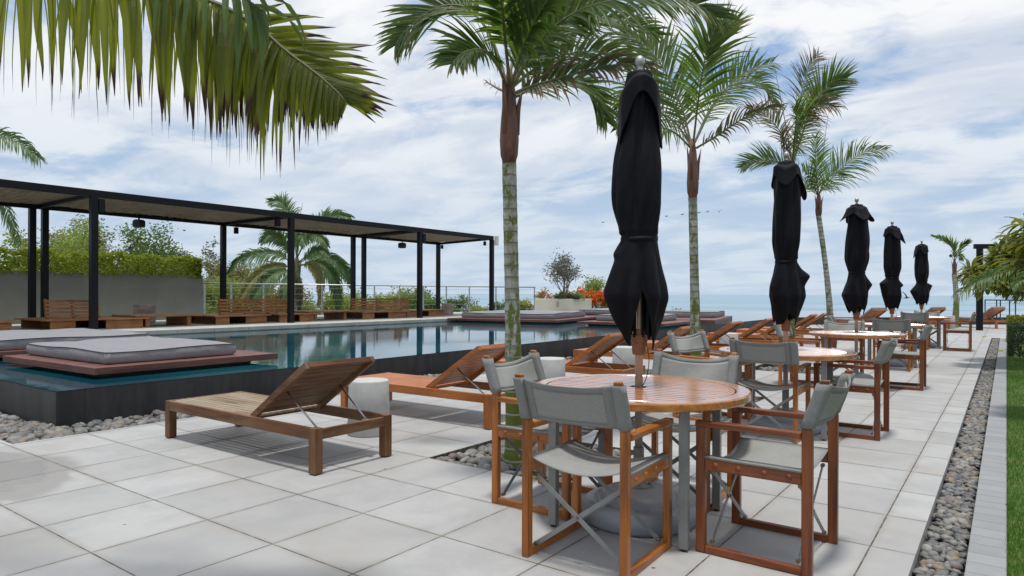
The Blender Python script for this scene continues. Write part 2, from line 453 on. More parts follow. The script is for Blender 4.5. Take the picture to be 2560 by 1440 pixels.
def _trunk(name, spacing, green_top):
    t = NT(name, 0.55)
    co = t.co(); z = t.sep(co)[2]
    zz_ = t.math('ADD', z, t.math('MULTIPLY', t.noise(co, 6, 2, 0.5), 0.018))
    f = t.math('FRACT', t.math('DIVIDE', zz_, spacing))
    n = t.noise(t.mapping(co, (1, 1, 0.35)), 14, 5, 0.65, 0.5)
    nb = t.noise(t.mapping(co, (1, 1, 0.8)), 8, 3, 0.6, 0.8)
    hgt = t.step(z, 0.25, green_top)
    mask = t.step(t.math('ADD', t.math('ADD', nb, t.math('MULTIPLY', t.math('SUBTRACT', n, 0.5), 0.7)), t.math('SUBTRACT', t.math('MULTIPLY', hgt, 0.30), 0.10)), 0.565, 0.635)
    mask = t.math('MULTIPLY', mask, t.math('SUBTRACT', 1.0, t.math('MULTIPLY', t.step(t.math('ADD', f, t.math('MULTIPLY', t.math('SUBTRACT', nb, 0.5), 1.1)), 0.52, 0.80), t.math('SUBTRACT', 0.70, t.math('MULTIPLY', hgt, 0.32)))))
    green = t.mix(n, (0.075, 0.105, 0.006), (0.14, 0.165, 0.012))
    grey = t.mix(t.step(n, 0.35, 0.65), (0.19, 0.20, 0.155), (0.42, 0.43, 0.385))
    c = t.mix(mask, green, grey)
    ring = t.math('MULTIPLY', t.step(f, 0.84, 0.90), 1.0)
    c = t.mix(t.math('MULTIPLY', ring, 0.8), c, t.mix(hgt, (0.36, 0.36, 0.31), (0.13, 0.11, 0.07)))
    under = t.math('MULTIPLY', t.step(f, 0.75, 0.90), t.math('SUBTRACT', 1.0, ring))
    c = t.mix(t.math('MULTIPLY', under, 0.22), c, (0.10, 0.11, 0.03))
    t.color(c); t.bump(t.math('ADD', n, ring), 0.25, 0.006)
    return t.m
M['palm_trunk'] = _trunk('ringed_palm_trunk', 0.086, 1.5)


def _shaft():
    t = NT('brown_crownshaft', 0.45)
    n = t.noise(t.mapping(t.co(), (3, 3, 0.6)), 6, 4, 0.6)
    n2 = t.noise(t.co(), 5, 3, 0.6)
    c = t.mix(t.step(n, 0.35, 0.65), (0.075, 0.030, 0.021), (0.155, 0.066, 0.040))
    c = t.mix(t.math('MULTIPLY', t.step(n2, 0.52, 0.68), 0.6), c, (0.24, 0.10, 0.045))
    t.color(c); t.bump(n, 0.2, 0.01)
    return t.m
M['crownshaft'] = _shaft()


def _reed():
    t = NT('reed_matting', 0.9)
    v = t.mapping(t.co(), (1.2, 55, 1))
    n = t.noise(v, 1, 4, 0.65, 0.3)
    b = t.noise(t.co(), 1.2, 3, 0.6)
    c = t.mix(t.step(n, 0.3, 0.7), (0.16, 0.125, 0.09), (0.52, 0.43, 0.32))
    c = t.mix(t.math('MULTIPLY', t.step(b, 0.4, 0.65), 0.4), c, (0.24, 0.195, 0.155))
    t.color(c); t.bump(n, 0.6, 0.02)
    return t.m
M['reed'] = _reed()


# ------------------------------------------------------------------ mesh building
class MB:
    def __init__(s): s.v, s.f, s.mi, s.uv, s.nv = [], [], [], [], 0
    def add(s, verts, faces, mi=0, uv=None):
        verts = np.asarray(verts, dtype=np.float64).reshape(-1, 3)
        o = s.nv
        s.v.append(verts); s.nv += len(verts)
        for fc in faces: s.f.append(tuple(i + o for i in fc)); s.mi.append(mi)
        s.uv.append(np.zeros((len(verts), 2)) if uv is None else np.asarray(uv, dtype=np.float64))
        return s
    def box(s, lo, hi, mi=0, m=None):
        (a, b, c), (d, e, f) = lo, hi
        V = [(a, b, c), (d, b, c), (d, e, c), (a, e, c), (a, b, f), (d, b, f), (d, e, f), (a, e, f)]
        if m is not None: V = [tuple(m @ Vector(q)) for q in V]
        return s.add(V, [(3, 2, 1, 0), (4, 5, 6, 7), (0, 1, 5, 4), (1, 2, 6, 5), (2, 3, 7, 6), (3, 0, 4, 7)], mi)
    def beam(s, p, q, w, h, up=(0, 0, 1), mi=0):
        """rectangular bar from p to q, w wide (sideways), h tall (along up)"""
        p, q = Vector(p), Vector(q); t = (q - p).normalized(); u = Vector(up)
        sd = t.cross(u)
        if sd.length < 1e-4: sd = t.cross(Vector((0, 1, 0)))
        sd.normalize(); u = sd.cross(t).normalized()
        V = []
        for e in (p, q):
            for a, b in ((-1, -1), (1, -1), (1, 1), (-1, 1)): V.append(tuple(e + sd * a * w / 2 + u * b * h / 2))
        return s.add(V, [(0, 1, 2, 3), (7, 6, 5, 4), (0, 4, 5, 1), (1, 5, 6, 2), (2, 6, 7, 3), (3, 7, 4, 0)], mi)
    def tube(s, pts, rad, n=8, mi=0, cap=True):
        pts = [Vector(p) for p in pts]
        if isinstance(rad, (int, float)): rad = [rad] * len(pts)
        V, Fc = [], []
        ref = Vector((0, 0, 1))
        prev = None
        for i, p in enumerate(pts):
            t = (pts[min(i + 1, len(pts) - 1)] - pts[max(i - 1, 0)]).normalized()
            if prev is None:
                a = t.cross(ref)
                if a.length < 0.05: a = t.cross(Vector((1, 0, 0)))
            else: a = prev - t * prev.dot(t)
            a.normalize(); prev = a; b = t.cross(a)
            for j in range(n):
                an = 2 * pi * j / n
                V.append(tuple(p + (a * cos(an) + b * sin(an)) * rad[i]))
        for i in range(len(pts) - 1):
            for j in range(n):
                Fc.append((i * n + j, i * n + (j + 1) % n, (i + 1) * n + (j + 1) % n, (i + 1) * n + j))
        if cap:
            Fc.append(tuple(range(n - 1, -1, -1))); Fc.append(tuple(range((len(pts) - 1) * n, len(pts) * n)))
        return s.add(V, Fc, mi)
    def lathe(s, prof, n=24, c=(0, 0, 0), mi=0):
        V, Fc = [], []
        for r, z in prof:
            for j in range(n): V.append((c[0] + r * cos(2 * pi * j / n), c[1] + r * sin(2 * pi * j / n), c[2] + z))
        for i in range(len(prof) - 1):
            for j in range(n): Fc.append((i * n + j, i * n + (j + 1) % n, (i + 1) * n + (j + 1) % n, (i + 1) * n + j))
        if prof[0][0] > 1e-6: Fc.append(tuple(range(n - 1, -1, -1)))
        if prof[-1][0] > 1e-6: Fc.append(tuple(range((len(prof) - 1) * n, len(prof) * n)))
        return s.add(V, Fc, mi)
    def prism(s, poly, z0, z1, mi=0):
        n = len(poly)
        V = [(x, y, z0) for x, y in poly] + [(x, y, z1) for x, y in poly]
        Fc = [tuple(range(n - 1, -1, -1)), tuple(range(n, 2 * n))] + [(i, (i + 1) % n, n + (i + 1) % n, n + i) for i in range(n)]
        return s.add(V, Fc, mi)
    def grid(s, P, mi=0, uv=None):
        P = np.asarray(P); a, b = P.shape[:2]
        Fc = [(i * b + j, i * b + j + 1, (i + 1) * b + j + 1, (i + 1) * b + j) for i in range(a - 1) for j in range(b - 1)]
        return s.add(P.reshape(-1, 3), Fc, mi, uv)
    def build(s, name, mats, parent=None, smooth=False, bevel=0.0, solid=0.0, sub=0, bseg=2):
        me = bpy.data.meshes.new(name)
        V = np.concatenate(s.v) if s.v else np.zeros((0, 3))
        me.from_pydata(V.tolist(), [], s.f)
        if not isinstance(mats, (list, tuple)): mats = [mats]
        for m in mats: me.materials.append(m)
        if any(s.mi): me.polygons.foreach_set('material_index', s.mi)
        if any(u.any() for u in s.uv):
            UV = np.concatenate(s.uv)
            li = np.zeros(len(me.loops), dtype=np.int32); me.loops.foreach_get('vertex_index', li)
            lay = me.uv_layers.new(name='UVMap'); lay.data.foreach_set('uv', UV[li].astype(np.float32).ravel())
        if smooth: me.polygons.foreach_set('use_smooth', [True] * len(me.polygons))
        me.update()
        o = bpy.data.objects.new(name, me); COL.objects.link(o)
        if parent is not None: o.parent = parent
        if solid: q = o.modifiers.new('solid', 'SOLIDIFY'); q.thickness = solid; q.offset = 0
        if sub: q = o.modifiers.new('sub', 'SUBSURF'); q.levels = q.render_levels = sub
        if bevel:
            q = o.modifiers.new('bevel', 'BEVEL'); q.width = bevel; q.segments = bseg; q.limit_method = 'ANGLE'; q.angle_limit = radians(40)
            q.harden_normals = False
        return o


def tag(o, label=None, cat=None, group=None, kind=None):
    if label: o['label'] = label
    if cat: o['category'] = cat
    if group: o['group'] = group
    if kind: o['kind'] = kind
    return o


def thing(name, label, cat, loc=(0, 0, 0), rz=0.0, group=None):
    o = bpy.data.objects.new(name, None); COL.objects.link(o)
    o.location = loc; o.rotation_euler = (0, 0, rz); o.empty_display_size = 0.2
    return tag(o, label, cat, group)


def dup(src, loc, rz=0.0, label=None, group=None):
    def cp(o, par):
        c = o.copy(); COL.objects.link(c); c.parent = par
        for ch in list(o.children): cp(ch, c)
        return c
    r = cp(src, None)
    r.location = loc; r.rotation_euler = (0, 0, rz)
    if label: r['label'] = label
    if group: r['group'] = group
    return r


FV = Vector((-sin(YAW), cos(YAW), 0)); RV = Vector((cos(YAW), sin(YAW), 0))


def site(x, y, d):
    """survey point: where the sight line through (x, y) of the survey picture lies d metres out"""
    a = (x - 1280) / FPX; b = (y - 735.45 - (x - 1280) * 0.00296) / FPX
    return Vector((0, 0, CAM_H)) + FV * d + RV * (a * d) - Vector((0, 0, 1)) * (b * d)


def spline(P, n):
    """Catmull-Rom through the points"""
    P = [Vector(p) for p in P]
    P = [P[0] * 2 - P[1]] + P + [P[-1] * 2 - P[-2]]
    k_ = len(P) - 3; o = []
    for i in range(n):
        t = i / (n - 1) * k_; j = min(int(t), k_ - 1); t -= j
        a, b, c, d = P[j:j + 4]
        o.append(0.5 * ((2 * b) + (c - a) * t + (2 * a - 5 * b + 4 * c - d) * t * t + (3 * b - a - 3 * c + d) * t ** 3))
    return o
# ------------------------------------------------------------------ ground, sea, terrain
rng = np.random.default_rng(7)


def structure(name, mb, m, smooth=False, **kw):
    return tag(mb.build(name, m, smooth=smooth, **kw), kind='structure')


b = MB(); R_ = 120000
b.add([(-R_, -R_, -30), (R_, -R_, -30), (R_, R_, -30), (-R_, R_, -30)], [(0, 1, 2, 3)])
structure('sea', b, M['sea'])


def ground_z(x, y):
    dx = np.maximum(np.maximum(-23.6 - x, x - 60), 0)
    side = (y - 31.0) - (x + 23) * 0.86           # beyond the slanting pool edge
    dy = np.maximum(side - 3, 0)
    d = np.hypot(dx, dy)
    return -0.62 - np.minimum(d, 14) * 0.16 - np.maximum(d - 14, 0) * 0.33


gx = np.concatenate([np.linspace(-260, -40, 23), np.linspace(-36, 62, 50), np.linspace(70, 260, 20)])
gy = np.concatenate([np.linspace(-80, -5, 10), np.linspace(0, 70, 36), np.linspace(76, 320, 26)])
GX, GY = np.meshgrid(gx, gy, indexing='ij')
b = MB(); b.grid(np.stack([GX, GY, ground_z(GX, GY)], -1))
structure('terrain', b, M['terrain'], smooth=True)

# paved terrace with two openings for the palm pits
PX0, PX1, PY0, PY1 = -3.57, -2.36, 3.785, 4.967
PITS = [(PX0, PX1, PY0, PY1)] + [(-3.57, -2.36, y0, y0 + 1.18) for y0 in (7.33, 11.47, 14.71)]
xs = sorted({-14.0, -6.65, -0.352, 9.0, PX0, PX1})
ys = sorted({-3.0, 2.05, 24.55, 46.0} | {p[2] for p in PITS} | {p[3] for p in PITS})
vid, V, Fc = {}, [], []


def vi(x, y):
    if (x, y) not in vid: vid[(x, y)] = len(V); V.append((x, y, 0.0))
    return vid[(x, y)]


for i in range(len(xs) - 1):
    for j in range(len(ys) - 1):
        cx, cy = (xs[i] + xs[i + 1]) / 2, (ys[j] + ys[j + 1]) / 2
        if any(a < cx < b_ and c < cy < d for a, b_, c, d in PITS): continue
        if cx < -6.65 and cy > 2.05: continue
        if cx > -0.352 and cy < 24.55: continue
        Fc.append((vi(xs[i], ys[j]), vi(xs[i + 1], ys[j]), vi(xs[i + 1], ys[j + 1]), vi(xs[i], ys[j + 1])))
edges = {}
for f_ in Fc:
    for k_ in range(4):
        e = (f_[k_], f_[(k_ + 1) % 4]); edges[e] = 1
for (a, c) in list(edges):
    if (c, a) not in edges:
        n0 = len(V)
        V += [(V[a][0], V[a][1], -0.085), (V[c][0], V[c][1], -0.085)]
        Fc.append((c, a, n0, n0 + 1))
b = MB(); b.add(V, Fc)
structure('pavement', b, M['deck'])

# gravel beds (soil under the pebbles), kerb, lawn
b = MB()
b.add([(-0.36, -3, -0.075), (-0.14, -3, -0.075), (-0.14, 24.6, -0.075), (-0.36, 24.6, -0.075)], [(0, 1, 2, 3)])
b.add([(-14, 2.0, -0.08), (-6.6, 2.0, -0.08), (-6.6, 31.5, -0.08), (-14, 31.5, -0.08)], [(0, 1, 2, 3)])
for p in PITS:
    b.add([(p[0] - .02, p[2] - .02, -0.078), (p[1] + .02, p[2] - .02, -0.078), (p[1] + .02, p[3] + .02, -0.078), (p[0] - .02, p[3] + .02, -0.078)], [(0, 1, 2, 3)])
structure('gravel_bed', b, M['soil'])
b = MB(); b.box((-0.150, -3, -0.12), (0.004, 24.55, 0.004))
structure('kerb', b, M['kerb'], bevel=0.004)
b = MB(); b.add([(0.0045, -3, -0.012), (9, -3, -0.012), (9, 24.5, -0.012), (0.0045, 24.5, -0.012)], [(0, 1, 2, 3)])
structure('lawn', b, M['lawn'])
n = 26000
dd = rng.uniform(0, 1, n) ** 1.6
gyv = 2.3 + dd * 14.6
gxv = 0.004 + rng.uniform(0, 1, n) ** 1.2 * (0.12 + 0.055 * gyv)
hh = rng.uniform(0.012, 0.030, n) * (0.75 + 0.25 * np.sin(gyv * 3 + gxv * 9)); an = rng.uniform(0, 2 * pi, n); ww = rng.uniform(0.0012, 0.0022, n) * (1 + dd * 1.6)
ln = rng.uniform(-0.014, 0.014, (n, 2))
P = np.zeros((n, 3, 3))
P[:, 0] = np.stack([gxv - np.cos(an) * ww, gyv - np.sin(an) * ww, np.full(n, -0.012)], 1)
P[:, 1] = np.stack([gxv + np.cos(an) * ww, gyv + np.sin(an) * ww, np.full(n, -0.012)], 1)
P[:, 2] = np.stack([gxv + ln[:, 0], gyv + ln[:, 1], hh], 1)
b = MB(); b.add(P.reshape(-1, 3), [(3 * i, 3 * i + 1, 3 * i + 2) for i in range(n)])
tag(b.build('grass', M['grass']), 'short green mown grass beside the stone kerb', 'grass', kind='stuff')

# pebbles ---------------------------------------------------------
bm_ = bmesh.new(); bmesh.ops.create_icosphere(bm_, subdivisions=2, radius=1.0)
ICO_V = np.array([v.co[:] for v in bm_.verts]); ICO_F = [tuple(v.index for v in f.verts) for f in bm_.faces]
bm_.free()
bm_ = bmesh.new(); bmesh.ops.create_icosphere(bm_, subdivisions=1, radius=1.0)
ICO1_V = np.array([v.co[:] for v in bm_.verts]); ICO1_F = [tuple(v.index for v in f.verts) for f in bm_.faces]
bm_.free()


def pebbles(mb, x, y, z, size, hi=True):
    """one rounded, slightly irregular stone"""
    V0, F0 = (ICO_V, ICO_F) if hi else (ICO1_V, ICO1_F)
    s_ = size * np.array([rng.uniform(0.8, 1.25), rng.uniform(0.6, 0.95), rng.uniform(0.42, 0.68)]) * 0.5
    d1, d2 = rng.normal(size=3), rng.normal(size=3)
    v = V0 * (1 + 0.13 * np.sin(V0 @ d1 * 1.6 + 1)[:, None] + 0.07 * np.sin(V0 @ d2 * 3)[:, None]) * s_
    a = rng.uniform(0, 2 * pi); t = rng.normal(0, 0.28); t2 = rng.normal(0, 0.28)
    Rm = np.array(Matrix.Rotation(a, 3, 'Z') @ Matrix.Rotation(t, 3, 'X') @ Matrix.Rotation(t2, 3, 'Y'))
    mb.add(v @ Rm.T + np.array([x, y, z]), F0)


def fill(mb, x0, x1, y0, y1, size, spread, zbase, layers=2, reject=None, hi=True, dens=1.0):
    area = (x1 - x0) * (y1 - y0)
    for L in range(layers):
        for _ in range(int(area / (size * size * 0.55) * dens)):
            x, y = rng.uniform(x0, x1), rng.uniform(y0, y1)
            if reject and reject(x, y): continue
            sz = size * (1 + rng.uniform(-spread, spread)) * (1.25 if rng.random() < 0.08 else 1)
            pebbles(mb, x, y, zbase + L * size * 0.36 + rng.uniform(-0.1, 0.12) * size, sz, hi)


b = MB()
fill(b, -0.330, -0.172, 2.2, 5.2, 0.050, 0.4, -0.060, 2, dens=1.25)
fill(b, -0.330, -0.172, 5.2, 11.0, 0.052, 0.4, -0.060, 2, dens=1.2)
fill(b, -0.330, -0.170, 11.0, 24.4, 0.052, 0.4, -0.056, 2, hi=False)
tag(b.build('pebbles', M['pebble'], smooth=True), 'grey river pebbles filling the narrow channel beside the kerb', 'pebbles', kind='stuff')
b = MB()
near_trunk = lambda x, y: math.hypot(x + 2.985, y - 4.12) < 0.115
fill(b, PX0 + .05, PX1 - .05, PY0 + .05, PY1 - .05, 0.088, 0.35, -0.062, 2, near_trunk, dens=0.95)
for p in PITS[1:]: fill(b, p[0] + .06, p[1] - .06, p[2] + .06, p[3] - .06, 0.085, 0.35, -0.06, 1, hi=False)
tag(b.build('pebbles', M['pebble'], smooth=True), 'rounded grey pebbles filling the square pit round the palm', 'pebbles', kind='stuff')
b = MB()
fill(b, -10.2, -6.68, 2.08, 2.57, 0.088, 0.45, -0.065, 2, dens=0.85)
fill(b, -7.27, -6.68, 2.3, 9.0, 0.085, 0.45, -0.06, 2, dens=0.8)
fill(b, -7.27, -6.68, 9.0, 29.0, 0.10, 0.4, -0.055, 1, hi=False, dens=0.9)
tag(b.build('pebbles', M['pebble'], smooth=True), 'loose grey and brown pebbles along the foot of the dark pool wall', 'pebbles', kind='stuff')

# ------------------------------------------------------------------ pool
POOL = [(-17.0, 2.6), (-7.3, 2.6), (-7.5, 29.8), (8.0, 43.2), (8.0, 57.0), (-24.0, 29.6), (-17.0, 29.6)]
b = MB()


def pwall(p, q, th, z0=-0.25, z1=0.311):
    p, q = Vector(p), Vector(q); t = (q - p).normalized(); nrm = Vector((-t.y, t.x)) * th
    b.prism([p[:], q[:], (q + nrm)[:], (p + nrm)[:]], z0, z1)


pwall((-17.0, 2.6), (-7.3, 2.6), 0.25)
pwall((-7.3, 2.851), (-7.5, 29.8), 0.25)
pwall((-7.5, 29.8), (8.0, 43.2), 0.25)
pool = thing('swimming_pool', 'raised dark stone infinity pool between the terrace and the long pergola', 'pool', (-9.5, 10, 0))
o = b.build('basin_wall', M['granite'], bevel=0.004); o.parent = pool; o.location = (9.5, -10, 0)
b = MB(); b.add([(x, y, 0.316) for x, y in [(-17.0, 2.598), (-7.297, 2.598), (-7.497, 29.79), (8.0, 43.19), (8.0, 57.0), (-24.0, 29.6), (-17.0, 29.6)]], [tuple(range(7))])
structure('water', b, M['pool'])

# raised deck behind the pool
b = MB(); b.prism([(-15.35, -8), (-15.35, 27.0), (-15.75, 28.6), (-18.2, 27.9), (-20.95, 22.9), (-22.2, 12.0), (-22.9, -8)], -0.6, 0.42)
structure('raised_terrace', b, M['coping'], bevel=0.012)
b = MB()
for i, y0 in enumerate(np.arange(-2, 27, 0.9)):
    b.box((-15.345, y0 + 0.006, 0.335), (-15.322, y0 + 0.892, 0.4235))
structure('pool_kerb', b, M['coping'], bevel=0.003)

# ------------------------------------------------------------------ rendered wall with a hedge on it
w = thing('garden_wall', 'long grey rendered wall with a hedge growing along its top', 'wall', (-21.7, 4, 0.42))
b = MB(); b.box((-0.5, -12, 0.0), (0.4, 7.83, 1.42)); b.build('wall_body', M['render_wall'], w, bevel=0.01)
b = MB(); b.box((0.4, 6.93, 0.42), (0.408, 7.18, 0.72)); b.build('access_panel', M['render_wall'], w, bevel=0.003)


def leaves(mb, pts, size, mi=0, up=0.35, aspect=0.5, jitter=0.35, fold=0.12, nrm=None):
    """many small folded leaves (2 quads each) at pts, tilted at random but mostly facing up"""
    pts = np.asarray(pts); n = len(pts)
    d = rng.normal(size=(n, 3)); d[:, 2] = d[:, 2] * 0.55 + (0.15 if nrm is None else 0)
    if nrm is not None: d = d * 0.6 + nrm
    d /= np.linalg.norm(d, axis=1)[:, None]
    r = rng.normal(size=(n, 3)); r[:, 2] *= up
    s_ = np.cross(d, r); s_ /= np.linalg.norm(s_, axis=1)[:, None] + 1e-9
    nn = np.cross(s_, d)
    L = size * (1 + rng.uniform(-jitter, jitter, n))[:, None]
    Wd = L * aspect * 0.5
    base, tip = pts - d * L * 0.5, pts + d * L * 0.5
    mid = pts + nn * L * fold * -1
    a, c = pts + s_ * Wd + nn * L * 0.04, pts - s_ * Wd + nn * L * 0.04
    V = np.stack([base, a, tip, c, mid], 1).reshape(-1, 3)
    Fc = []
    for i in range(n):
        k_ = 5 * i
        Fc += [(k_, k_ + 1, k_ + 4), (k_ + 1, k_ + 2, k_ + 4), (k_ + 2, k_ + 3, k_ + 4), (k_ + 3, k_, k_ + 4)]
    mb.add(V, Fc, mi)
    return mb


def hedge_points(n, lo, hi, shell=0.6, bump=0.08):
    lo, hi = np.array(lo), np.array(hi)
    p = rng.uniform(lo, hi, (n, 3))
    k_ = rng.random(n) < shell
    ax = rng.integers(0, 3, n)
    for a in range(3):
        q = k_ & (ax == a)
        top = rng.random(n) < (0.95 if a == 2 else 0.6)
        p[q & top, a] = hi[a] - np.abs(rng.normal(0, 0.05, (q & top).sum()))
        p[q & ~top, a] = lo[a] + np.abs(rng.normal(0, 0.05, (q & ~top).sum()))
    w_ = np.sin(p[:, 1] * 2.7) * 0.4 + np.sin(p[:, 1] * 6.1 + 1) * 0.35 + np.sin(p[:, 0] * 5 + p[:, 1] * 11) * 0.25
    f_ = (p[:, 2] - lo[2]) / (hi[2] - lo[2])
    p[:, 2] += w_ * bump * f_
    return p


h = thing('hedge', 'bright yellow-green leafy hedge growing on top of the grey wall', 'hedge', (-21.7, 4, 1.8))
b = MB(); p = hedge_points(20000, (-0.42, -9, -0.06), (0.46, 7.75, 0.60), 0.62, 0.12)
sh = rng.uniform((-0.3, -9, 0.5), (0.4, 7.6, 0.6), (260, 3)); sh = np.repeat(sh, 6, 0); sh[:, 2] += np.tile(np.linspace(0, .22, 6), 260) * np.repeat(rng.uniform(.1, .7, 260), 6); sh[:, :2] += rng.normal(0, .03, (1560, 2)); p = np.concatenate([p, sh])
leaves(b, p, 0.105, aspect=0.55)
b.build('foliage', M['hedge'], h)
b = MB()
for y in np.arange(-9, 7.7, 0.22):
    b.tube([(rng.uniform(-.1, .1), y, -0.1), (rng.uniform(-.2, .2), y + rng.uniform(-.1, .1), 0.25), (rng.uniform(-.3, .3), y + rng.uniform(-.2, .2), 0.5)], [0.012, 0.009, 0.004], 5)
b.build('stem', M['bark'], h)['kind'] = 'stuff'

# ------------------------------------------------------------------ pergola
PG = thing('pergola', 'long black steel pergola with a reed mat roof beside the pool', 'pergola', (-18.2, 12, 0.42))
O = Vector((18.2, -12, -0.42))
S_ = 0.145
front = [1.4, 6.59, 11.74, 16.97, 21.03]
back = [0.9, 6.58, 6.86, 11.77, 17.03, 17.56, 21.78]
for y in front:
    b = MB(); b.box((-16.45 - S_ / 2 + 18.2, y - S_ / 2 - 12, 0), (-16.45 + S_ / 2 + 18.2, y + S_ / 2 - 12, 2.98)); b.build('post', M['black_metal'], PG, bevel=0.006)
for y in back:
    b = MB(); b.box((-20.0 - S_ / 2 + 18.2, y - S_ / 2 - 12, 0), (-20.0 + S_ / 2 + 18.2, y + S_ / 2 - 12, 2.98)); b.build('post', M['black_metal'], PG, bevel=0.006)


def pbeam(name, p, q, w_, h_):
    b = MB(); b.beam(Vector(p) + O, Vector(q) + O, w_, h_); return b.build(name, M['black_metal'], PG, bevel=0.006)


pbeam('front_beam', (-16.45, -6, 3.48), (-16.45, 21.10, 3.48), 0.10, 0.16)
pbeam('back_beam', (-20.0, -6, 3.46), (-20.0, 21.86, 3.46), 0.10, 0.12)
for y0, y1 in ((1.4, 0.9), (6.59, 6.72), (11.74, 11.77), (16.97, 17.10), (17.05, 17.56), (21.05, 21.80)):
    pbeam('cross_beam', (-16.50, y0, 3.455), (-19.95, y1, 3.455), 0.07, 0.10)
nx, ny = 60, 360
ry = np.linspace(-6, 21.0, ny)
P = np.zeros((ny, nx, 3))
for i in range(ny):
    e = 0.75 * max(0, (ry[i] - 17) / 4)
    P[i, :, 0] = np.linspace(-16.51, -19.94, nx)
    P[i, :, 1] = ry[i] + np.linspace(0, e, nx)
P[:, :, 2] = 3.515 + rng.normal(0, 0.006, (ny, nx)) + 0.014 * np.sin(P[:, :, 1] * 2.2 + P[:, :, 0])
b = MB(); b.grid(P + np.array(O))
b.build('reed_roof', M['reed'], PG, solid=0.025)
b = MB()
for i in range(260):
    y = rng.uniform(2, 21.3); x = rng.uniform(-19.9, -18.4); l = rng.uniform(0.15, 0.5)
    b.tube([Vector((x, y, 3.50)) + O, Vector((x - l, y + rng.uniform(-.03, .03), 3.485 + rng.uniform(-.02, .01))) + O], 0.006, 4)
b.build('loose_reed', M['reed'], PG)['kind'] = 'stuff'
b = MB(); b.box((-16.38 + 18.2, 21.105 - 12, 2.77), (-16.26 + 18.2, 21.24 - 12, 3.15))
b.build('junction_box', M['white_box'], PG, bevel=0.01)


def speaker_box(px, X, Y, z, label, group='black speakers hung under the pergola'):
    t = thing('speaker', label, 'speaker', (X, Y, z), 0.3, group); t.scale = (.82, .82, .82)
    b = MB(); P_ = [(-0.17, -0.09), (-0.12, -0.13), (0.12, -0.13), (0.17, -0.09), (0.17, 0.09), (0.10, 0.14), (-0.10, 0.14), (-0.17, 0.09)]
    V = [(a, -0.12, c) for a, c in P_] + [(a, 0.12, c) for a, c in P_]
    b.add(V, [tuple(range(7, -1, -1)), tuple(range(8, 16))] + [(i, (i + 1) % 8, 8 + (i + 1) % 8, 8 + i) for i in range(8)])
    b.build('cabinet', M['speaker'], t, bevel=0.012)
    b = MB(); b.box((-0.02, -0.02, 0.135), (0.02, 0.02, 0.20)).box((-0.1, -0.012, 0.128), (0.1, 0.012, 0.142)); b.build('bracket', M['black_metal'], t)
    b = MB(); b.lathe([(0.0, 0.0), (0.075, 0.0), (0.08, -0.012)], 16); o = b.build('cone', M['black'], t); o.rotation_euler = (radians(90), 0, 0); o.location = (0, -0.125, -0.01)
    return t


speaker_box(347, -19.9, 9.15, 3.23, 'black speaker hanging below the pergola back beam, over the grey wall')
speaker_box(1006, -19.9, 19.5, 3.23, 'black speaker hanging below the pergola back beam at the sea end')


def downlight(X, Y, z, label, r=0.06, h_=0.16):
    t = thing('downlight', label, 'spotlight', (X, Y, z), 0, 'small black spotlights under the pergola')
    b = MB(); b.lathe([(0.0, -h_), (r * .92, -h_), (r, -h_ + .01), (r, 0.0), (0, 0)], 16); b.build('housing', M['black_metal'], t, smooth=False)
    b = MB(); b.lathe([(0.012, 0.0), (0.012, 0.06)], 8); b.build('bracket', M['black_metal'], t)


downlight(-19.9, 12.15, 3.37, 'black spotlight under the back beam beside the second rear post', 0.075, 0.2)
downlight(-19.75, 21.75, 3.38, 'black spotlight under the end beam beside the last rear post')
downlight(-16.9, 21.15, 3.37, 'black spotlight under the end beam beside the white box')
downlight(-16.6, 11.40, 3.35, 'square-looking black spotlight beside the second front post', 0.085, 0.2)


def wallbox(X, Y, z, s_, label):
    t = thing('floodlight', label, 'floodlight', (X, Y, z), 0, 'black box lamps on the pergola front posts')
    b = MB(); b.box((-0.05, 0.075, -s_), (0.10, 0.075 + s_ * 0.8, s_ * 0.8)); b.build('housing', M['black_metal'], t, bevel=0.01)
    b = MB(); b.box((-0.02, 0.0, -0.03), (0.02, 0.076, 0.03)); b.build('bracket', M['black_metal'], t)


wallbox(-16.45, 6.59, 3.24, 0.16, 'black box lamp on the front post nearest the floating mattresses')
wallbox(-16.45, 16.97, 3.22, 0.17, 'black box lamp on the front post next to the last one')

# ------------------------------------------------------------------ railing on the sea side
def railing(name, pts, ztop, zbase, label, posts, m, cables=5, cat='railing'):
    t = thing(name, label, cat, (pts[0][0], pts[0][1], zbase)); o_ = Vector((pts[0][0], pts[0][1], zbase))
    hgt = ztop - zbase
    P3 = [Vector((x, y, zbase + hgt)) - o_ for x, y in pts]
    b = MB(); b.tube(P3, 0.024, 8); b.build('top_rail', m, t, smooth=True)
    for x, y in posts:
        b = MB(); b.box((x - .022 - o_.x, y - .022 - o_.y, 0), (x + .022 - o_.x, y + .022 - o_.y, hgt - 0.02)); b.build('post', m, t)
    b = MB()
    for i in range(cables):
        z = hgt * (i + 0.6) / (cables + 0.2)
        b.tube([Vector((q.x, q.y, z)) for q in P3], 0.005, 5)
    b.build('cable', M['steel'], t)
    return t


rp = [(-21.83, 12.13), (-20.88, 22.63), (-18.62, 27.27)]


def on_rail(px):
    best = None
    for s_ in np.linspace(0, 1, 400):
        for a, c in zip(rp[:-1], rp[1:]):
            q = Vector(a).lerp(Vector(c), s_); v = Vector((q.x, q.y, 0))
            x = 1280 + FPX * v.dot(RV) / v.dot(FV)
            if best is None or abs(x - px) < best[0]: best = (abs(x - px), q.x, q.y)
    return best[1:]


railing('cable_railing', rp, 1.60, 0.42, 'long steel cable railing behind the pergola benches', [on_rail(x) for x in (512, 578, 658, 734, 805, 878, 936.5, 998, 1058, 1116, 1173, 1240, 1336)], M['steel'])

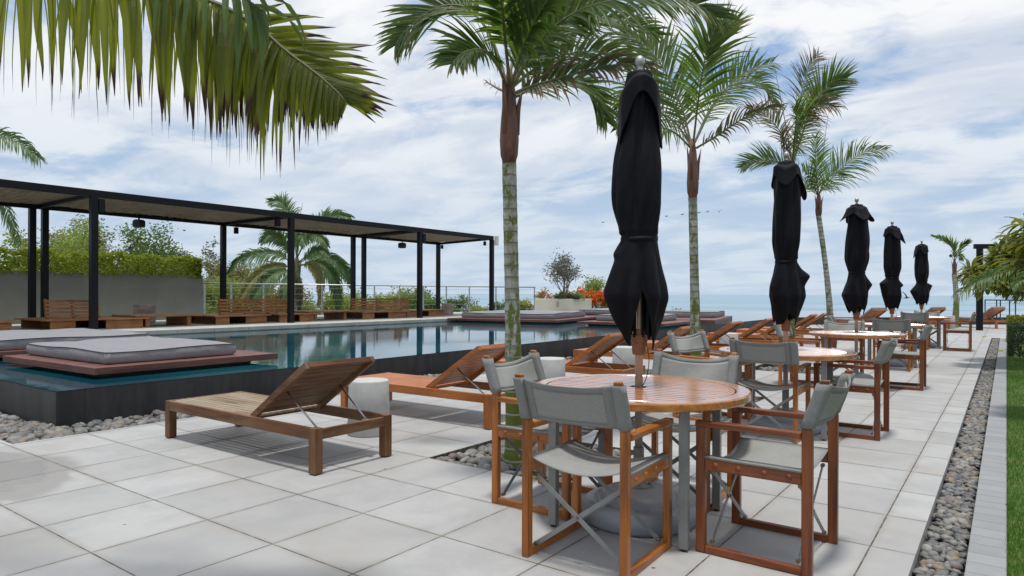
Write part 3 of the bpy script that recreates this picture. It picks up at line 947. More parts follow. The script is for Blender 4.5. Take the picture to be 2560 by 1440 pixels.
# cream planter with its post holes
PP = [(-17.93, 26.2), (-16.24, 26.82), (-15.90, 28.07), (-17.6, 28.9)]
pl = thing('planter', 'cream rendered planter box holding a small grey-leaved tree', 'planter', (-16.9, 27.5, 0.42))
b = MB(); b.prism([(x + 16.9, y - 27.5) for x, y in PP], 0, 0.63); b.build('box', M['cream'], pl, bevel=0.02)
q0, q1 = Vector(PP[0]), Vector(PP[1]); q = q0.lerp(q1, 0.62); dn = (q1 - q0).normalized(); nr = Vector((dn.y, -dn.x))
b = MB(); c0 = q + nr * 0.004 - Vector((-16.9, 27.5))
b.prism([(c0 + dn * -0.06)[:], (c0 + dn * 0.06)[:], (c0 + dn * 0.06 - nr * 0.02)[:], (c0 - dn * 0.06 - nr * 0.02)[:]], 0.24, 0.50); b.build('wall_lamp', M['stump'], pl)
b = MB(); b.prism([(x * 0.96 + 16.9 * 0.96, (y - 27.5) * 0.96) for x, y in PP], 0.60, 0.634); b.build('soil', M['soil'], pl)
# ------------------------------------------------------------------ furniture
# folding director chair: front is +y, origin on the floor
def chair_mesh_parts(t, wd=('teak_x', 'teak_y', 'teak_z'), sag=0.0, seed=0):
    r_ = random.Random(seed)
    wx, wy, wz = (M[w] for w in wd)
    W2, yf, yb = 0.256, 0.245, -0.245
    LW, LD = 0.036, 0.046
    for sx in (-1, 1):
        x = sx * W2
        b = MB(); b.box((x - LW / 2, yf - LD / 2, 0.0), (x + LW / 2, yf + LD / 2, 0.6155)); b.build('leg', wz, t, bevel=0.005)
        b = MB(); b.box((x - LW / 2, yb - LD / 2, 0.0), (x + LW / 2, yb + LD / 2, 0.66))
        tilt = 0.075
        lo = [(x - LW / 2, yb - LD / 2), (x + LW / 2, yb - LD / 2), (x + LW / 2, yb + LD / 2), (x - LW / 2, yb + LD / 2)]
        V = [(a, c, 0.66) for a, c in lo] + [(x + (a - x) * 0.95, (c - yb) * 0.8 + yb - tilt, 0.882) for a, c in lo]
        b.add(V, [(0, 1, 5, 4), (1, 2, 6, 5), (2, 3, 7, 6), (3, 0, 4, 7), (4, 5, 6, 7)]); b.build('leg', wz, t, bevel=0.005)
        b = MB(); b.box((x - 0.024, yb + LD / 2, 0.612), (x + 0.024, yf + LD / 2 + 0.002, 0.642)); b.build('armrest', wy, t, bevel=0.006)
        b = MB(); b.box((x - LW / 2 + .002, yb + LD / 2, 0.405), (x + LW / 2 - .002, yf - LD / 2, 0.462))
        for yy in (-0.17, -0.06, 0.06, 0.17):
            bm2 = [(0.0, 0.013), (0.009, 0.011), (0.014, 0.0)]
            for q in (1,):
                n = 10; V = []
                for rr, hh_ in bm2:
                    for j in range(n): V.append((x + sx * (LW / 2 - .002 + hh_ * 0.6), yy + rr * cos(2 * pi * j / n), 0.434 + rr * sin(2 * pi * j / n)))
                b.add(V, [(i * n + j, i * n + (j + 1) % n, (i + 1) * n + (j + 1) % n, (i + 1) * n + j) for i in range(2) for j in range(n)])
        b.build('seat_rail', wy, t, bevel=0.004)
        b = MB(); b.box((x - LW / 2 + .002, yb + LD / 2, 0.0), (x + LW / 2 - .002, yf - LD / 2, 0.036)); b.build('floor_rail', wy, t, bevel=0.004)
    # sling seat
    n, m = 15, 11
    P = np.zeros((m, n, 3)); u = np.linspace(-1, 1, n)
    for i, y in enumerate(np.linspace(-0.225, 0.222, m)):
        dip = 0.048 * (1 - 0.25 * cos(pi * (y + .02) / 0.5)) + 0.006 * sin(i * 1.3 + seed)
        P[i, :, 0] = u * (W2 - 0.016); P[i, :, 1] = y + 0.012 * (1 - u * u) * (1 if y < 0 else -1)
        P[i, :, 2] = 0.470 - dip * (1 - np.abs(u) ** 1.9)
    b = MB(); b.grid(P)
    for sx in (-1, 1): b.box((sx * W2 - 0.017, -0.222, 0.4625), (sx * W2 + 0.017, 0.221, 0.4725), 0)
    b.build('seat', M['sling'], t, smooth=True, solid=0.004)
    # canvas back: a sagging band with a sleeve round each upright
    z0, z1 = 0.665, 0.866
    n, m = 25, 13
    P = np.zeros((m, n, 3)); u = np.linspace(-1, 1, n)
    s1, s2, s3 = r_.uniform(0.0, 1.0), r_.uniform(-1, 1), r_.uniform(0, 6.28)
    for i, v in enumerate(np.linspace(0, 1, m)):
        ybase = yb - 0.075 * v * 0.92
        bulge = (1 - np.abs(u) ** 2.2)
        P[i, :, 0] = u * (W2 - 0.012)
        P[i, :, 1] = ybase - bulge * (0.022 + sag * 0.05 * (0.3 + 0.7 * v)) + 0.012 * sag * np.sin(u * 4.2 + v * 4 + s3) * bulge - 0.010 * np.sin(pi * v) * bulge * s1
        P[i, :, 2] = z0 + (z1 - z0) * v - bulge * (0.012 + 0.045 * sag) * v ** 1.5 + bulge * 0.004 * s2 * (1 - v) - bulge * 0.018 * sag * (1 - v)
    b = MB(); Pm = P
    b.grid(Pm[1:-2], 0); b.grid(Pm[-3:] + np.array([0, -0.0015, 0]), 1); b.grid(Pm[:2] + np.array([0, -0.0015, 0]), 1)
    for sx in (-1, 1):
        pts, rad = [], []
        k_ = 20; V, Fc = [], []
        for i, v in enumerate(np.linspace(0, 1, 7)):
            cx, cy, cz = sx * W2 * (1 - 0.0 * v), yb - 0.075 * v * 0.92, z0 + (z1 - z0) * v
            wob_ = 1 + 0.03 * sin(i * 2.1 + seed)
            for j in range(k_):
                a = 2 * pi * j / k_
                ca, sa = cos(a), sin(a)
                rx = 0.0255 * abs(ca) ** 0.5 * (1 if ca > 0 else -1) * wob_; ry_ = 0.029 * abs(sa) ** 0.5 * (1 if sa > 0 else -1) * wob_
                V.append((cx + rx, cy + ry_, cz))
        for i in range(6):
            for j in range(k_): Fc.append((i * k_ + j, i * k_ + (j + 1) % k_, (i + 1) * k_ + (j + 1) % k_, (i + 1) * k_ + j))
        b.add(V, Fc, 1)
        # stitched strip next to the sleeve
        ii = slice(0, 4) if sx < 0 else slice(n - 4, n)
        b.grid(Pm[:, ii] + np.array([0, -0.003, 0]), 1)
    b.build('backrest', [M['sling'], M['sling_hem']], t, smooth=True, solid=0.003)
    # crossed flat bars under the seat, front and back, each with its two end bolts
    for y in (0.195, -0.205):
        for sx in (-1, 1):
            b = MB(); yy = y + (0.004 if sx > 0 else -0.004)
            b.beam((sx * (W2 - 0.025), yy, 0.392), (-sx * (W2 - 0.025), yy, 0.052), 0.004, 0.022, (0, 0, 1))
            if sx > 0: b.tube([(0, y - 0.012, 0.222), (0, y + 0.012, 0.222)], 0.007, 8, 1)
            for ex, z in ((sx, 0.392), (-sx, 0.052)):
                b.tube([(ex * (W2 - 0.036), yy, z), (ex * (W2 - 0.014), yy, z)], 0.010, 8, 1)
            b.build('cross_bar', [M['grey_metal'], M['brass']], t)


def chair(x, y, rz, label, sag=0.1, seed=0, wd=('teak_x', 'teak_y', 'teak_z')):
    t = thing('director_chair', label, 'chair', (x, y, 0), rz, 'director chairs round the dining tables')
    chair_mesh_parts(t, wd, sag=sag, seed=seed)
    return t


N_, E_, S2_, W_ = 0.0, -pi / 2, pi, pi / 2         # way the chair faces: +y, +x, -y, -x
c_near = chair(-1.605, 2.905, N_ + 0.03, 'director chair in the foreground with its grey canvas back square to the viewer', 0.22, 1)
c_left = chair(-2.235, 3.475, E_ + 0.02, 'director chair in front of the nearest palm with a deeply sagging canvas back', 1.0, 2)
c_right = chair(-0.955, 3.465, W_ - 0.015, 'director chair closest to the pebble channel, seen from its side, dark red-brown wood', 0.5, 3, ('red_x', 'red_y', 'red_z'))
c_far = chair(-1.665, 4.045, S2_ + 0.04, 'director chair behind the nearest table whose sagging canvas back shows over the tabletop', 0.75, 4)
for src, x, y, rz, lab in (
    (c_near, -1.70, 6.02 + 0.245, N_ + 0.02, 'director chair with flat canvas back in front of the second table'),
    (c_left, -2.42, 6.72, E_ - 0.30, 'director chair left of the second table, its back against the second palm'),
    (c_right, -1.14, 6.82, W_ - 0.01, 'director chair on the pebble side of the second table'),
    (c_left, -2.28, 10.02, E_ - 0.05, 'director chair left of the third table, in front of the third umbrella'),
    (c_right, -1.15, 10.60, W_ + 0.02, 'director chair on the pebble side of the third table'),
    (c_far, -1.98, 11.10, S2_ + 0.12, 'director chair behind the third table, sagging back below the third umbrella'),
    (c_near, -1.55, 13.05, N_ + 0.02, 'director chair with flat canvas back in front of the fourth table'),
    (c_right, -2.42, 14.1, E_ + 0.1, 'director chair on the pool side of the fourth table'),
    (c_near, -1.72, 18.42, N_, 'director chair with flat canvas back in front of the last table'),
    (c_right, -0.90, 18.45, W_ + 0.02, 'director chair standing by itself at the end of the pebble channel'),
    (c_far, -1.60, 19.75, S2_ + 0.1, 'director chair behind the last table, below the last umbrella'),
):
    dup(src, (x, y, 0), rz, lab)


# round slatted table: four square steel legs
def round_table(x, y, label, rz=0.12):
    t = thing('round_table', label, 'table', (x, y, 0), rz, 'round slatted dining tables')
    R0, R1, zt, th = 0.60, 0.525, 0.740, 0.042
    b = MB(); n = 96; V, Fc = [], []
    prof = [(R1, zt - th), (R0 - 0.004, zt - th), (R0, zt - th + 0.006), (R0, zt - 0.008), (R0 - 0.003, zt - 0.002), (R0 - 0.009, zt), (R1 + 0.002, zt), (R1, zt - 0.002)]
    for j in range(n):
        a = 2 * pi * j / n
        for r_, z in prof: V.append((r_ * cos(a), r_ * sin(a), z))
    q = len(prof)
    for j in range(n):
        for i in range(q): Fc.append((j * q + i, ((j + 1) % n) * q + i, ((j + 1) % n) * q + (i + 1) % q, j * q + (i + 1) % q))
    b.add(V, Fc); b.build('tabletop_rim', M['table_x'], t)
    b = MB(); Ri = R1 - 0.008; gap = 0.0135
    y0 = -Ri; k_ = 17; pitch = 2 * Ri / k_
    for i in range(k_):
        a, c = -Ri + i * pitch + gap / 2, -Ri + (i + 1) * pitch - gap / 2
        if i == k_ // 2: pass
        ys_ = np.linspace(a, c, 6); xr = [math.sqrt(max(0.0, Ri * Ri - v * v)) for v in ys_]
        parts = [[(-xr[j], ys_[j]) for j in range(6)], [(xr[j], ys_[j]) for j in range(6)]]
        if i == k_ // 2:                      # the middle slat leaves a hole for the pole
            for sgn in (-1, 1):
                poly = [(sgn * 0.045, a), (sgn * xr[0], a)] + [(sgn * xr[j], ys_[j]) for j in range(1, 5)] + [(sgn * xr[5], c), (sgn * 0.045, c)]
                if sgn < 0: poly.reverse()
                b.prism(poly, zt - 0.034, zt - 0.001)
        else:
            poly = parts[1] + parts[0][::-1]
            b.prism(poly, zt - 0.034, zt - 0.001)
    b.build('tabletop', M['table_x'], t, bevel=0.0015, bseg=1)
    for sy in (-0.3, 0.3):
        b = MB(); b.box((-0.43, sy - 0.03, zt - 0.062), (0.43, sy + 0.03, zt - 0.0345)); b.build('batten', M['teak_x'], t)
    for sx in (-1, 1):
        for sy in (-1, 1):
            b = MB(); b.box((sx * .355 - .0225, sy * .355 - .0225, 0.012), (sx * .355 + .0225, sy * .355 + .0225, zt - 0.0425)); b.build('leg', M['grey_metal'], t, bevel=0.003)
            b = MB(); b.lathe([(0.016, 0), (0.016, 0.013)], 10, (sx * .355, sy * .355, 0)); b.build('foot', M['black'], t)
    return t


TX = -1.665
t0 = round_table(-1.668, 3.475, 'nearest round slatted table with glossy orange-brown wood and four steel legs')
for y, lab in ((6.60, 'second round slatted table from the viewer, beside the second palm'),
               (10.28, 'third round slatted table from the viewer, standing under the third umbrella'),
               (13.85, 'fourth round slatted table from the viewer, under the fourth umbrella'),
               (19.1, 'farthest round slatted table in the row, under the last umbrella')):
    dup(t0, (TX, y, 0), 0.12, lab)


# closed parasol: black canvas tied round a pole in a domed base
def umbrella(x, y, label, cap, seed, keys, lean=0.0):
    t = thing('parasol', label, 'umbrella', (x, y, 0), lean, 'closed black parasols along the dining tables')
    r_ = np.random.default_rng(seed)
    b = MB()
    b.lathe([(0.0, 0.0), (0.300, 0.0), (0.312, 0.006), (0.321, 0.020), (0.325, 0.040), (0.324, 0.060), (0.318, 0.080), (0.307, 0.098), (0.290, 0.110), (0.268, 0.116), (0.246, 0.115), (0.230, 0.110), (0.222, 0.106), (0.217, 0.108), (0.213, 0.118), (0.209, 0.136), (0.201, 0.150), (0.185, 0.160), (0.160, 0.169), (0.125, 0.177), (0.09, 0.182), (0.05, 0.184), (0.0, 0.185)], 72)
    b.build('base', M['plastic'], t, smooth=True)
    b = MB(); b.lathe([(0.078, 0.179), (0.078, 0.192), (0.045, 0.197), (0.030, 0.205), (0.030, 0.40), (0.0, 0.40)], 20)
    for k_ in range(4): b.lathe([(0.009, 0.190), (0.009, 0.203), (0.0, 0.205)], 6, (0.060 * cos(k_ * pi / 2 + .5), 0.060 * sin(k_ * pi / 2 + .5), 0))
    b.build('base_socket', M['grey_metal'], t)
    b = MB(); b.lathe([(0.022, 0.19), (0.022, 2.50)], 16); b.build('pole', M['pole'], t, smooth=True)
    b = MB(); b.lathe([(0.0, 2.600), (0.016, 2.596), (0.026, 2.580), (0.028, 2.562), (0.020, 2.543), (0.012, 2.535), (0.016, 2.528), (0.016, 2.505)][::-1], 16); b.build('finial', M['silver'], t, smooth=True)
    b = MB(); b.lathe([(0.023, 0.92), (0.036, 0.92), (0.040, 0.95), (0.040, 0.985), (0.047, 0.99), (0.047, 1.03), (0.034, 1.035), (0.034, 1.06), (0.023, 1.06)], 20); b.build('runner', M['runner'], t, smooth=False, bevel=0.003)
    b = MB()
    for k_ in range(6):
        a = 2 * pi * k_ / 6 + 0.4
        b.beam((0.045 * cos(a), 0.045 * sin(a), 1.02), (0.052 * cos(a), 0.052 * sin(a), 2.40), 0.010, 0.016, (cos(a), sin(a), 0))
    b.build('rib', M['black_metal'], t)
    # canopy: cloth hanging in folds; keys give the drape (hem height, radius by height) in eight directions round the pole
    nz, nt_ = 120, 320
    th = np.linspace(0, 2 * pi, nt_, endpoint=False)
    ph = r_.uniform(0, 2 * pi, 12)
    tw = r_.uniform(0.5, 1.0) * r_.choice([-1, 1])
    kd = np.array([k_[0] for k_ in keys] + [keys[0][0] + 360.0]); kh = np.array([k_[1] for k_ in keys] + [keys[0][1]])
    phi = np.degrees(th - YAW) % 360
    phi = kd[0] + (phi - kd[0]) % 360
    i0 = np.clip(np.searchsorted(kd, phi, side='right') - 1, 0, len(keys) - 1)
    tt = (phi - kd[i0]) / (kd[i0 + 1] - kd[i0]); tt = tt * 0.6 + 0.4 * (3 * tt ** 2 - 2 * tt ** 3)
    hem = kh[i0] * (1 - tt) + kh[i0 + 1] * tt + 0.010 * np.sin(9 * th + ph[9])
    P = np.zeros((nz + 1, nt_, 3))
    for i in range(nz):
        v = i / (nz - 1)
        z = 2.50 + (hem - 2.50) * v
        def at_z(k_):                        # the key's radius, corners of the upper part rounded off
            zp_, rp_ = [-p_[0] for p_ in k_[2]], [p_[1] for p_ in k_[2]]
            soft = np.where(z > 1.60, 0.075, 0.012)
            return sum(np.interp(-(z + o_ * soft), zp_, rp_) for o_ in (-1, -.5, 0, .5, 1)) / 5
        rk = np.stack([at_z(k_) for k_ in list(keys) + [keys[0]]])
        rr = rk[i0, np.arange(nt_)] * (1 - tt) + rk[i0 + 1, np.arange(nt_)] * tt
        below = np.clip((1.57 - z) / 0.25, 0, 1); above = np.clip((z - 1.57) / 0.18, 0, 1) * np.clip((2.50 - z) / 0.12, 0, 1)
        q = th + tw * (2.5 - z) * 0.9
        f1 = 0.9 * np.abs(np.sin(1.5 * q + ph[2] + 0.6 * np.sin(z * 4 + ph[3]))) - 0.5 + 0.5 * np.abs(np.sin(3.5 * q + ph[4] + z * 1.2)) - 0.3
        f2 = np.abs(np.sin(4 * th + 0.5 * np.sin(z * 8 + ph[6]) + ph[7])) - 0.6 + 0.5 * np.sin(7 * th + ph[8] + z * 4)
        f3 = np.sin(11 * q + ph[5] - z * 5) * np.sin(z * 9 + ph[10])
        rr = rr * (1 + 0.23 * above * f1 + 0.10 * below * f2 + 0.025 * f3)
        rr = np.maximum(rr, 0.050)
        P[i, :, 0] = rr * np.cos(th); P[i, :, 1] = rr * np.sin(th); P[i, :, 2] = z
    P[nz] = P[nz - 1] * np.array([0.97, 0.97, 1]) + np.array([0, 0, 0.012])
    V = P.reshape(-1, 3); Fc = [(i * nt_ + j, (i + 1) * nt_ + j, (i + 1) * nt_ + (j + 1) % nt_, i * nt_ + (j + 1) % nt_) for i in range(nz) for j in range(nt_)]
    b = MB(); b.add(V, Fc); can = b.build('canopy', M['canvas_black'], t, smooth=True, solid=0.004)
    rtie = np.mean([np.interp(-1.57, [-p_[0] for p_ in k_[2]], [p_[1] for p_ in k_[2]]) for k_ in keys])
    # tie strap
    b = MB(); n = 40; V, Fc = [], []
    rt = rtie * 1.06
    for z in (1.556, 1.582):
        for j in range(n):
            a = 2 * pi * j / n; V.append((rt * (1 + .04 * sin(3 * a + seed)) * cos(a), rt * (1 + .04 * sin(3 * a + seed)) * sin(a), z + 0.006 * sin(a)))
    b.add(V, [(j, (j + 1) % n, n + (j + 1) % n, n + j) for j in range(n)]); b.build('strap', M['canvas_black'], can, smooth=True, solid=0.004)
    # vent cap: short upper canopy with drooping corners
    nc = 16; V, Fc = [], []
    clen, cr, flare, nlob, cdir = cap
    lob = 0.5 + 0.5 * np.cos(nlob * (th - YAW))
    uneven = 0.72 + 0.40 * np.cos(th - cdir) if cdir is not None else 1.0 + 0 * th
    for i in range(nc):
        v = i / (nc - 1)
        zc = 2.515 - v * (0.135 + (clen - 0.03) * lob ** 1.1 * uneven) - 0.012 * (v > 0)
        rad = cr * np.minimum(1, (v * 3.2) ** 0.5) * (1 + flare * v ** 1.6 * (0.25 + 0.75 * lob) * uneven) * (1 + 0.05 * np.sin(7 * th + ph[1]) * v)
        rad = np.maximum(rad, 0.018)
        V += list(zip(rad * np.cos(th), rad * np.sin(th), zc))
    Fc = [(i * nt_ + j, (i + 1) * nt_ + j, (i + 1) * nt_ + (j + 1) % nt_, i * nt_ + (j + 1) % nt_) for i in range(nc - 1) for j in range(nt_)]
    b = MB(); b.add(V, Fc); b.build('vent_cap', M['canvas_black'], t, smooth=True, solid=0.004)
    b = MB(); b.tube(spline([(0.05, -0.02, 1.0), (0.075, -0.03, 0.9), (0.06, -0.03, 0.80), (0.03, -0.02, 0.745)], 12), 0.0025, 5); b.build('cord', M['black'], t)
    return t


def drape(R, L, top, tie, low=0.10, tip=0.075, front=1.16, tips=(1.0, 1.0, 1.0, 1.0), hR=1.2, hL=1.2):
    """R, L: (height, radius) of the two side wings; top: upper radii (right, left, front)"""
    def prof(r_up, lower):
        return [(2.50, 0.055), (2.46, min(r_up[0], .10)), (2.25, r_up[0]), (1.95, r_up[1]), (1.75, r_up[1]), (1.57, tie)] + lower
    mid = lambda k_: [(1.40, low * k_), (1.25, low * 1.12 * k_), (1.05, low * .9), (0.95, tip)]
    return [(0, hR, prof(top[0], R)), (38, tips[0], prof(top[2], mid(1.05))), (90, 1.05, prof(top[2], mid(1.1))), (138, tips[1], prof(top[2], mid(1.05))),
            (180, hL, prof(top[1], L)), (222, tips[2], prof(top[2], mid(1.15))), (268, front, prof(top[2], mid(.95))), (318, tips[3], prof(top[2], mid(1.1)))]


umbrella(-1.665, 3.475, 'tall closed black parasol of the nearest table, largest of the row', (0.32, 0.110, 0.10, 2, None), 11,
         drape([(1.47, .105), (1.30, .138), (1.23, .150), (1.13, .130), (1.0, .085)], [(1.48, .150), (1.455, .140), (1.28, .205), (1.23, .205), (1.12, .155), (1.0, .10)],
               ((.086, .108), (.092, .142), (.078, .115)), .096, .115, .085, 1.27, (1.0, 1.02, .965, .945), 1.10, 1.17))
umbrella(-1.665, 6.60, 'closed black parasol of the second table with its top flap spread wide', (0.23, 0.112, 0.55, 3, YAW), 12,
         drape([(1.50, .145), (1.435, .235), (1.34, .165), (1.25, .185), (1.10, .13), (1.02, .10)], [(1.45, .115), (1.335, .150), (1.20, .13), (1.02, .11)],
               ((.120, .125), (.108, .100), (.11, .12)), .090, .115, .08, 1.08, (1.02, 1.0, .98, .985), 1.08, 1.0))
umbrella(-1.665, 10.28, 'closed black parasol of the third table with a drooping peaked top', (0.13, 0.118, 0.95, 4, None), 13,
         drape([(1.50, .135), (1.40, .215), (1.31, .135), (1.15, .13), (1.03, .10)], [(1.45, .125), (1.26, .215), (1.15, .165), (1.04, .11)],
               ((.130, .175), (.11, .115), (.12, .14)), .098, .115, .075, 1.10, (1.03, 1.0, 1.0, 1.0), 1.10, 1.12))
umbrella(-1.665, 13.85, 'closed black parasol of the fourth table, slim with a hooded top', (0.19, 0.112, 1.0, 4, YAW), 14,
         drape([(1.53, .125), (1.44, .205), (1.36, .125), (1.17, .145), (1.05, .09)], [(1.54, .14), (1.47, .24), (1.28, .175), (1.05, .105)],
               ((.13, .15), (.115, .12), (.12, .13)), .100, .115, .075, 1.07, (1.02, 1.02, 1.0, 1.0), 1.04, 1.05))
umbrella(-1.665, 19.1, 'farthest closed black parasol, next to the short wind-torn palm', (0.22, 0.125, 0.55, 4, YAW + pi), 15,
         drape([(1.555, .15), (1.50, .265), (1.34, .185), (1.14, .165), (1.05, .09)], [(1.52, .14), (1.36, .265), (1.17, .16), (1.05, .08)],
               ((.135, .155), (.13, .125), (.13, .14)), .108, .125, .08, 1.08, (1.04, 1.04, 1.03, 1.03), 1.08, 1.10))


# sun lounger: foot end at -x, raised back at +x, origin on the floor at the middle
def lounger(label, loc, rz, wood3, cushion=False, group='wooden sun loungers along the pool'):
    wx, wy, wz = (M[q] for q in wood3)
    t = thing('sun_lounger', label, 'sun lounger', loc, rz, group)
    L2, W2, zt, rh = 1.03, 0.36, 0.325, 0.082
    for sx in (-1, 1):
        for sy in (-1, 1):
            b = MB(); x, y = sx * (L2 - 0.036), sy * (W2 - 0.034)
            b.box((x - .036, y - .034, 0.008), (x + .036, y + .034, zt)); b.box((x - .028, y - .026, 0.0), (x + .028, y + .026, 0.009), 1); b.build('leg', [wz, M['black']], t, bevel=0.004)
    for sy in (-1, 1):
        b = MB(); y = sy * (W2 - 0.018); b.box((-L2 + 0.072, y - .017, zt - rh), (L2 - 0.072, y + .017, zt - 0.001)); b.build('side_rail', wx, t, bevel=0.003)
    b = MB(); b.box((-L2 + 0.002, -W2 + 0.068, zt - rh), (-L2 + 0.036, W2 - 0.068, zt - 0.001)); b.build('end_rail', wy, t, bevel=0.003)
    b = MB(); b.box((L2 - 0.04, -W2 + 0.068, zt - rh), (L2 - 0.004, W2 - 0.068, zt - 0.012)); b.build('end_rail', wy, t, bevel=0.003)
    xh = 0.215
    b = MB(); k_ = 11; wi = (2 * (W2 - 0.037)) / k_
    for i in range(k_):
        y0 = -W2 + 0.037 + i * wi
        b.box((-L2 + 0.037, y0 + 0.0045, zt - 0.021), (xh - 0.01, y0 + wi - 0.0045, zt - 0.002))
    b.build('seat_slat', M['old_slat'] if wood3[0] == 'old_x' else wx, t, bevel=0.002, bseg=1)
    for x in (-0.55, 0.05):
        b = MB(); b.box((x - .03, -W2 + 0.036, zt - 0.062), (x + .03, W2 - 0.036, zt - 0.0215)); b.build('bearer', wy, t)
    # raised back, hinged at xh
    an = radians(33.5); Lb = 0.79
    Mx = Matrix.Translation((xh, 0, zt - 0.015)) @ Matrix.Rotation(-an, 4, 'Y')
    bk = bpy.data.objects.new('backrest', None); COL.objects.link(bk); bk.parent = t
    b = MB(); k_ = 11; wi = (Lb - 0.05) / k_
    for i in range(k_):
        b.box((0.03 + i * wi + 0.0035, -W2 + 0.07, 0.008), (0.03 + (i + 1) * wi - 0.0035, W2 - 0.07, 0.026), m=Mx)
    b.build('back_slat', wy, bk, bevel=0.002, bseg=1)
    for sy in (-1, 1):
        b = MB(); b.box((0, sy * (W2 - 0.052) - .016, -0.022), (Lb, sy * (W2 - 0.052) + .016, 0.028), m=Mx); b.build('back_rail', wx, bk, bevel=0.003)
    b = MB(); b.box((Lb - 0.02, -W2 + 0.070, -0.014), (Lb + 0.002, W2 - 0.070, 0.027), m=Mx); b.build('top_rail', wy, bk, bevel=0.003)
    for sy in (-1, 1):
        p0 = Mx @ Vector((0.40, sy * 0.245, -0.006)); p1 = Vector((0.90, sy * 0.225, zt - 0.045))
        b = MB(); b.tube([p0, p1], 0.0075, 8); b.build('stay', M['steel'], t, smooth=True)
    b = MB(); b.beam((0.885, -W2 + 0.05, zt - 0.05), (0.885, W2 - 0.05, zt - 0.05), 0.045, 0.012)
    for sy in (-1, 1): b.box((0.86, sy * 0.225 - .02, zt - 0.046), (0.94, sy * 0.225 + .02, zt - 0.034))
    b.build('stay_bar', M['grey_metal'], t)
    if cushion:
        b = MB(); b.box((-L2 + 0.03, -W2 + 0.02, zt + 0.001), (xh - 0.02, W2 - 0.02, zt + 0.075)); o = b.build('seat_cushion', M['cushion'], t, bevel=0.03, bseg=3)
        b = MB(); b.box((0.0, -W2 + 0.02, 0.030), (Lb + 0.03, W2 - 0.02, 0.105), m=Mx); b.build('back_cushion', M['cushion'], t, bevel=0.03, bseg=3)
    return t


XL = -4.86
lounger('weathered dark brown sun lounger in the left foreground, nearest of all', (XL, 3.29, 0), 0.0, ('old_x', 'old_y', 'old_z'))
L2_ = lounger('second sun lounger from the viewer, warm orange wood, in front of the nearest palm', (XL - .02, 5.23, 0), 0.015, ('lounge_x', 'lounge_y', 'lounge_z'))
for y, lab in ((7.83, 'third sun lounger from the viewer, its raised back left of the nearest parasol pole'),
               (10.13, 'fourth sun lounger from the viewer, raised back just right of the nearest parasol'),
               (12.42, 'fifth sun lounger from the viewer, raised back right of the second palm'),
               (14.61, 'sixth sun lounger from the viewer, raised back left of the second parasol'),
               (16.41, 'seventh sun lounger from the viewer, raised back just behind the second parasol'),
               (18.62, 'eighth sun lounger from the viewer, small raised back right of the second parasol'),
               (20.0, 'ninth sun lounger, last of the row, raised back beside the third palm')):
    dup(L2_, (XL, y, 0), 0.0, lab)
cl = lounger('cushioned sun lounger at the sea edge under the third parasol', (-4.25, 27.0, 0), radians(-36), ('lounge_x', 'lounge_y', 'lounge_z'), True, 'cushioned loungers facing the sea')
dup(cl, (-2.72, 30.25, 0), radians(-36), 'cushioned sun lounger at the sea edge left of the short palm', 'cushioned loungers facing the sea')
dup(cl, (-0.92, 32.25, 0), radians(-36), 'cushioned sun lounger at the sea edge right of the black post', 'cushioned loungers facing the sea')


# concrete drum side tables
def drum(x, y, label, h_=0.485, r0=0.19, r1=0.172):
    b = MB(); b.lathe([(0.0, 0.0), (r0 - 0.01, 0.0), (r0, 0.01), (r1 + .004, h_ - 0.012), (r1, h_ - .003), (r1 - 0.008, h_), (0.0, h_)], 40)
    o = b.build('drum_side_table', M['concrete'], smooth=False, bevel=0.0)
    o.data.polygons.foreach_set('use_smooth', [len(p.vertices) == 4 and abs(p.normal.z) < 0.5 for p in o.data.polygons])
    o.location = (x, y, 0)
    return tag(o, label, 'side table', 'pale concrete drum tables between the loungers')


d0 = drum(-4.62, 4.12, 'pale concrete drum table right behind the weathered lounger')


def cdrum(x, y, lab):
    o = d0.copy(); COL.objects.link(o); o.location = (x, y, 0); o['label'] = lab


cdrum(-4.45, 6.85, 'pale concrete drum table between the nearest palm and the third lounger')
cdrum(-4.55, 9.02, 'pale concrete drum table left of the nearest parasol pole, by the fourth lounger')
cdrum(-4.50, 11.25, 'pale concrete drum table between the fourth and fifth loungers')
cdrum(-4.50, 13.5, 'pale concrete drum table between the fifth and sixth loungers')
cdrum(-4.50, 17.5, 'pale concrete drum table near the far end of the lounger row')
cdrum(-3.65, 22.3, 'pale concrete drum table beside the third palm, past the last row lounger')
cdrum(-1.75, 30.6, 'pale concrete drum table beside the short palm')
cdrum(0.55, 33.0, 'pale concrete drum table at the right-hand sea lounger')


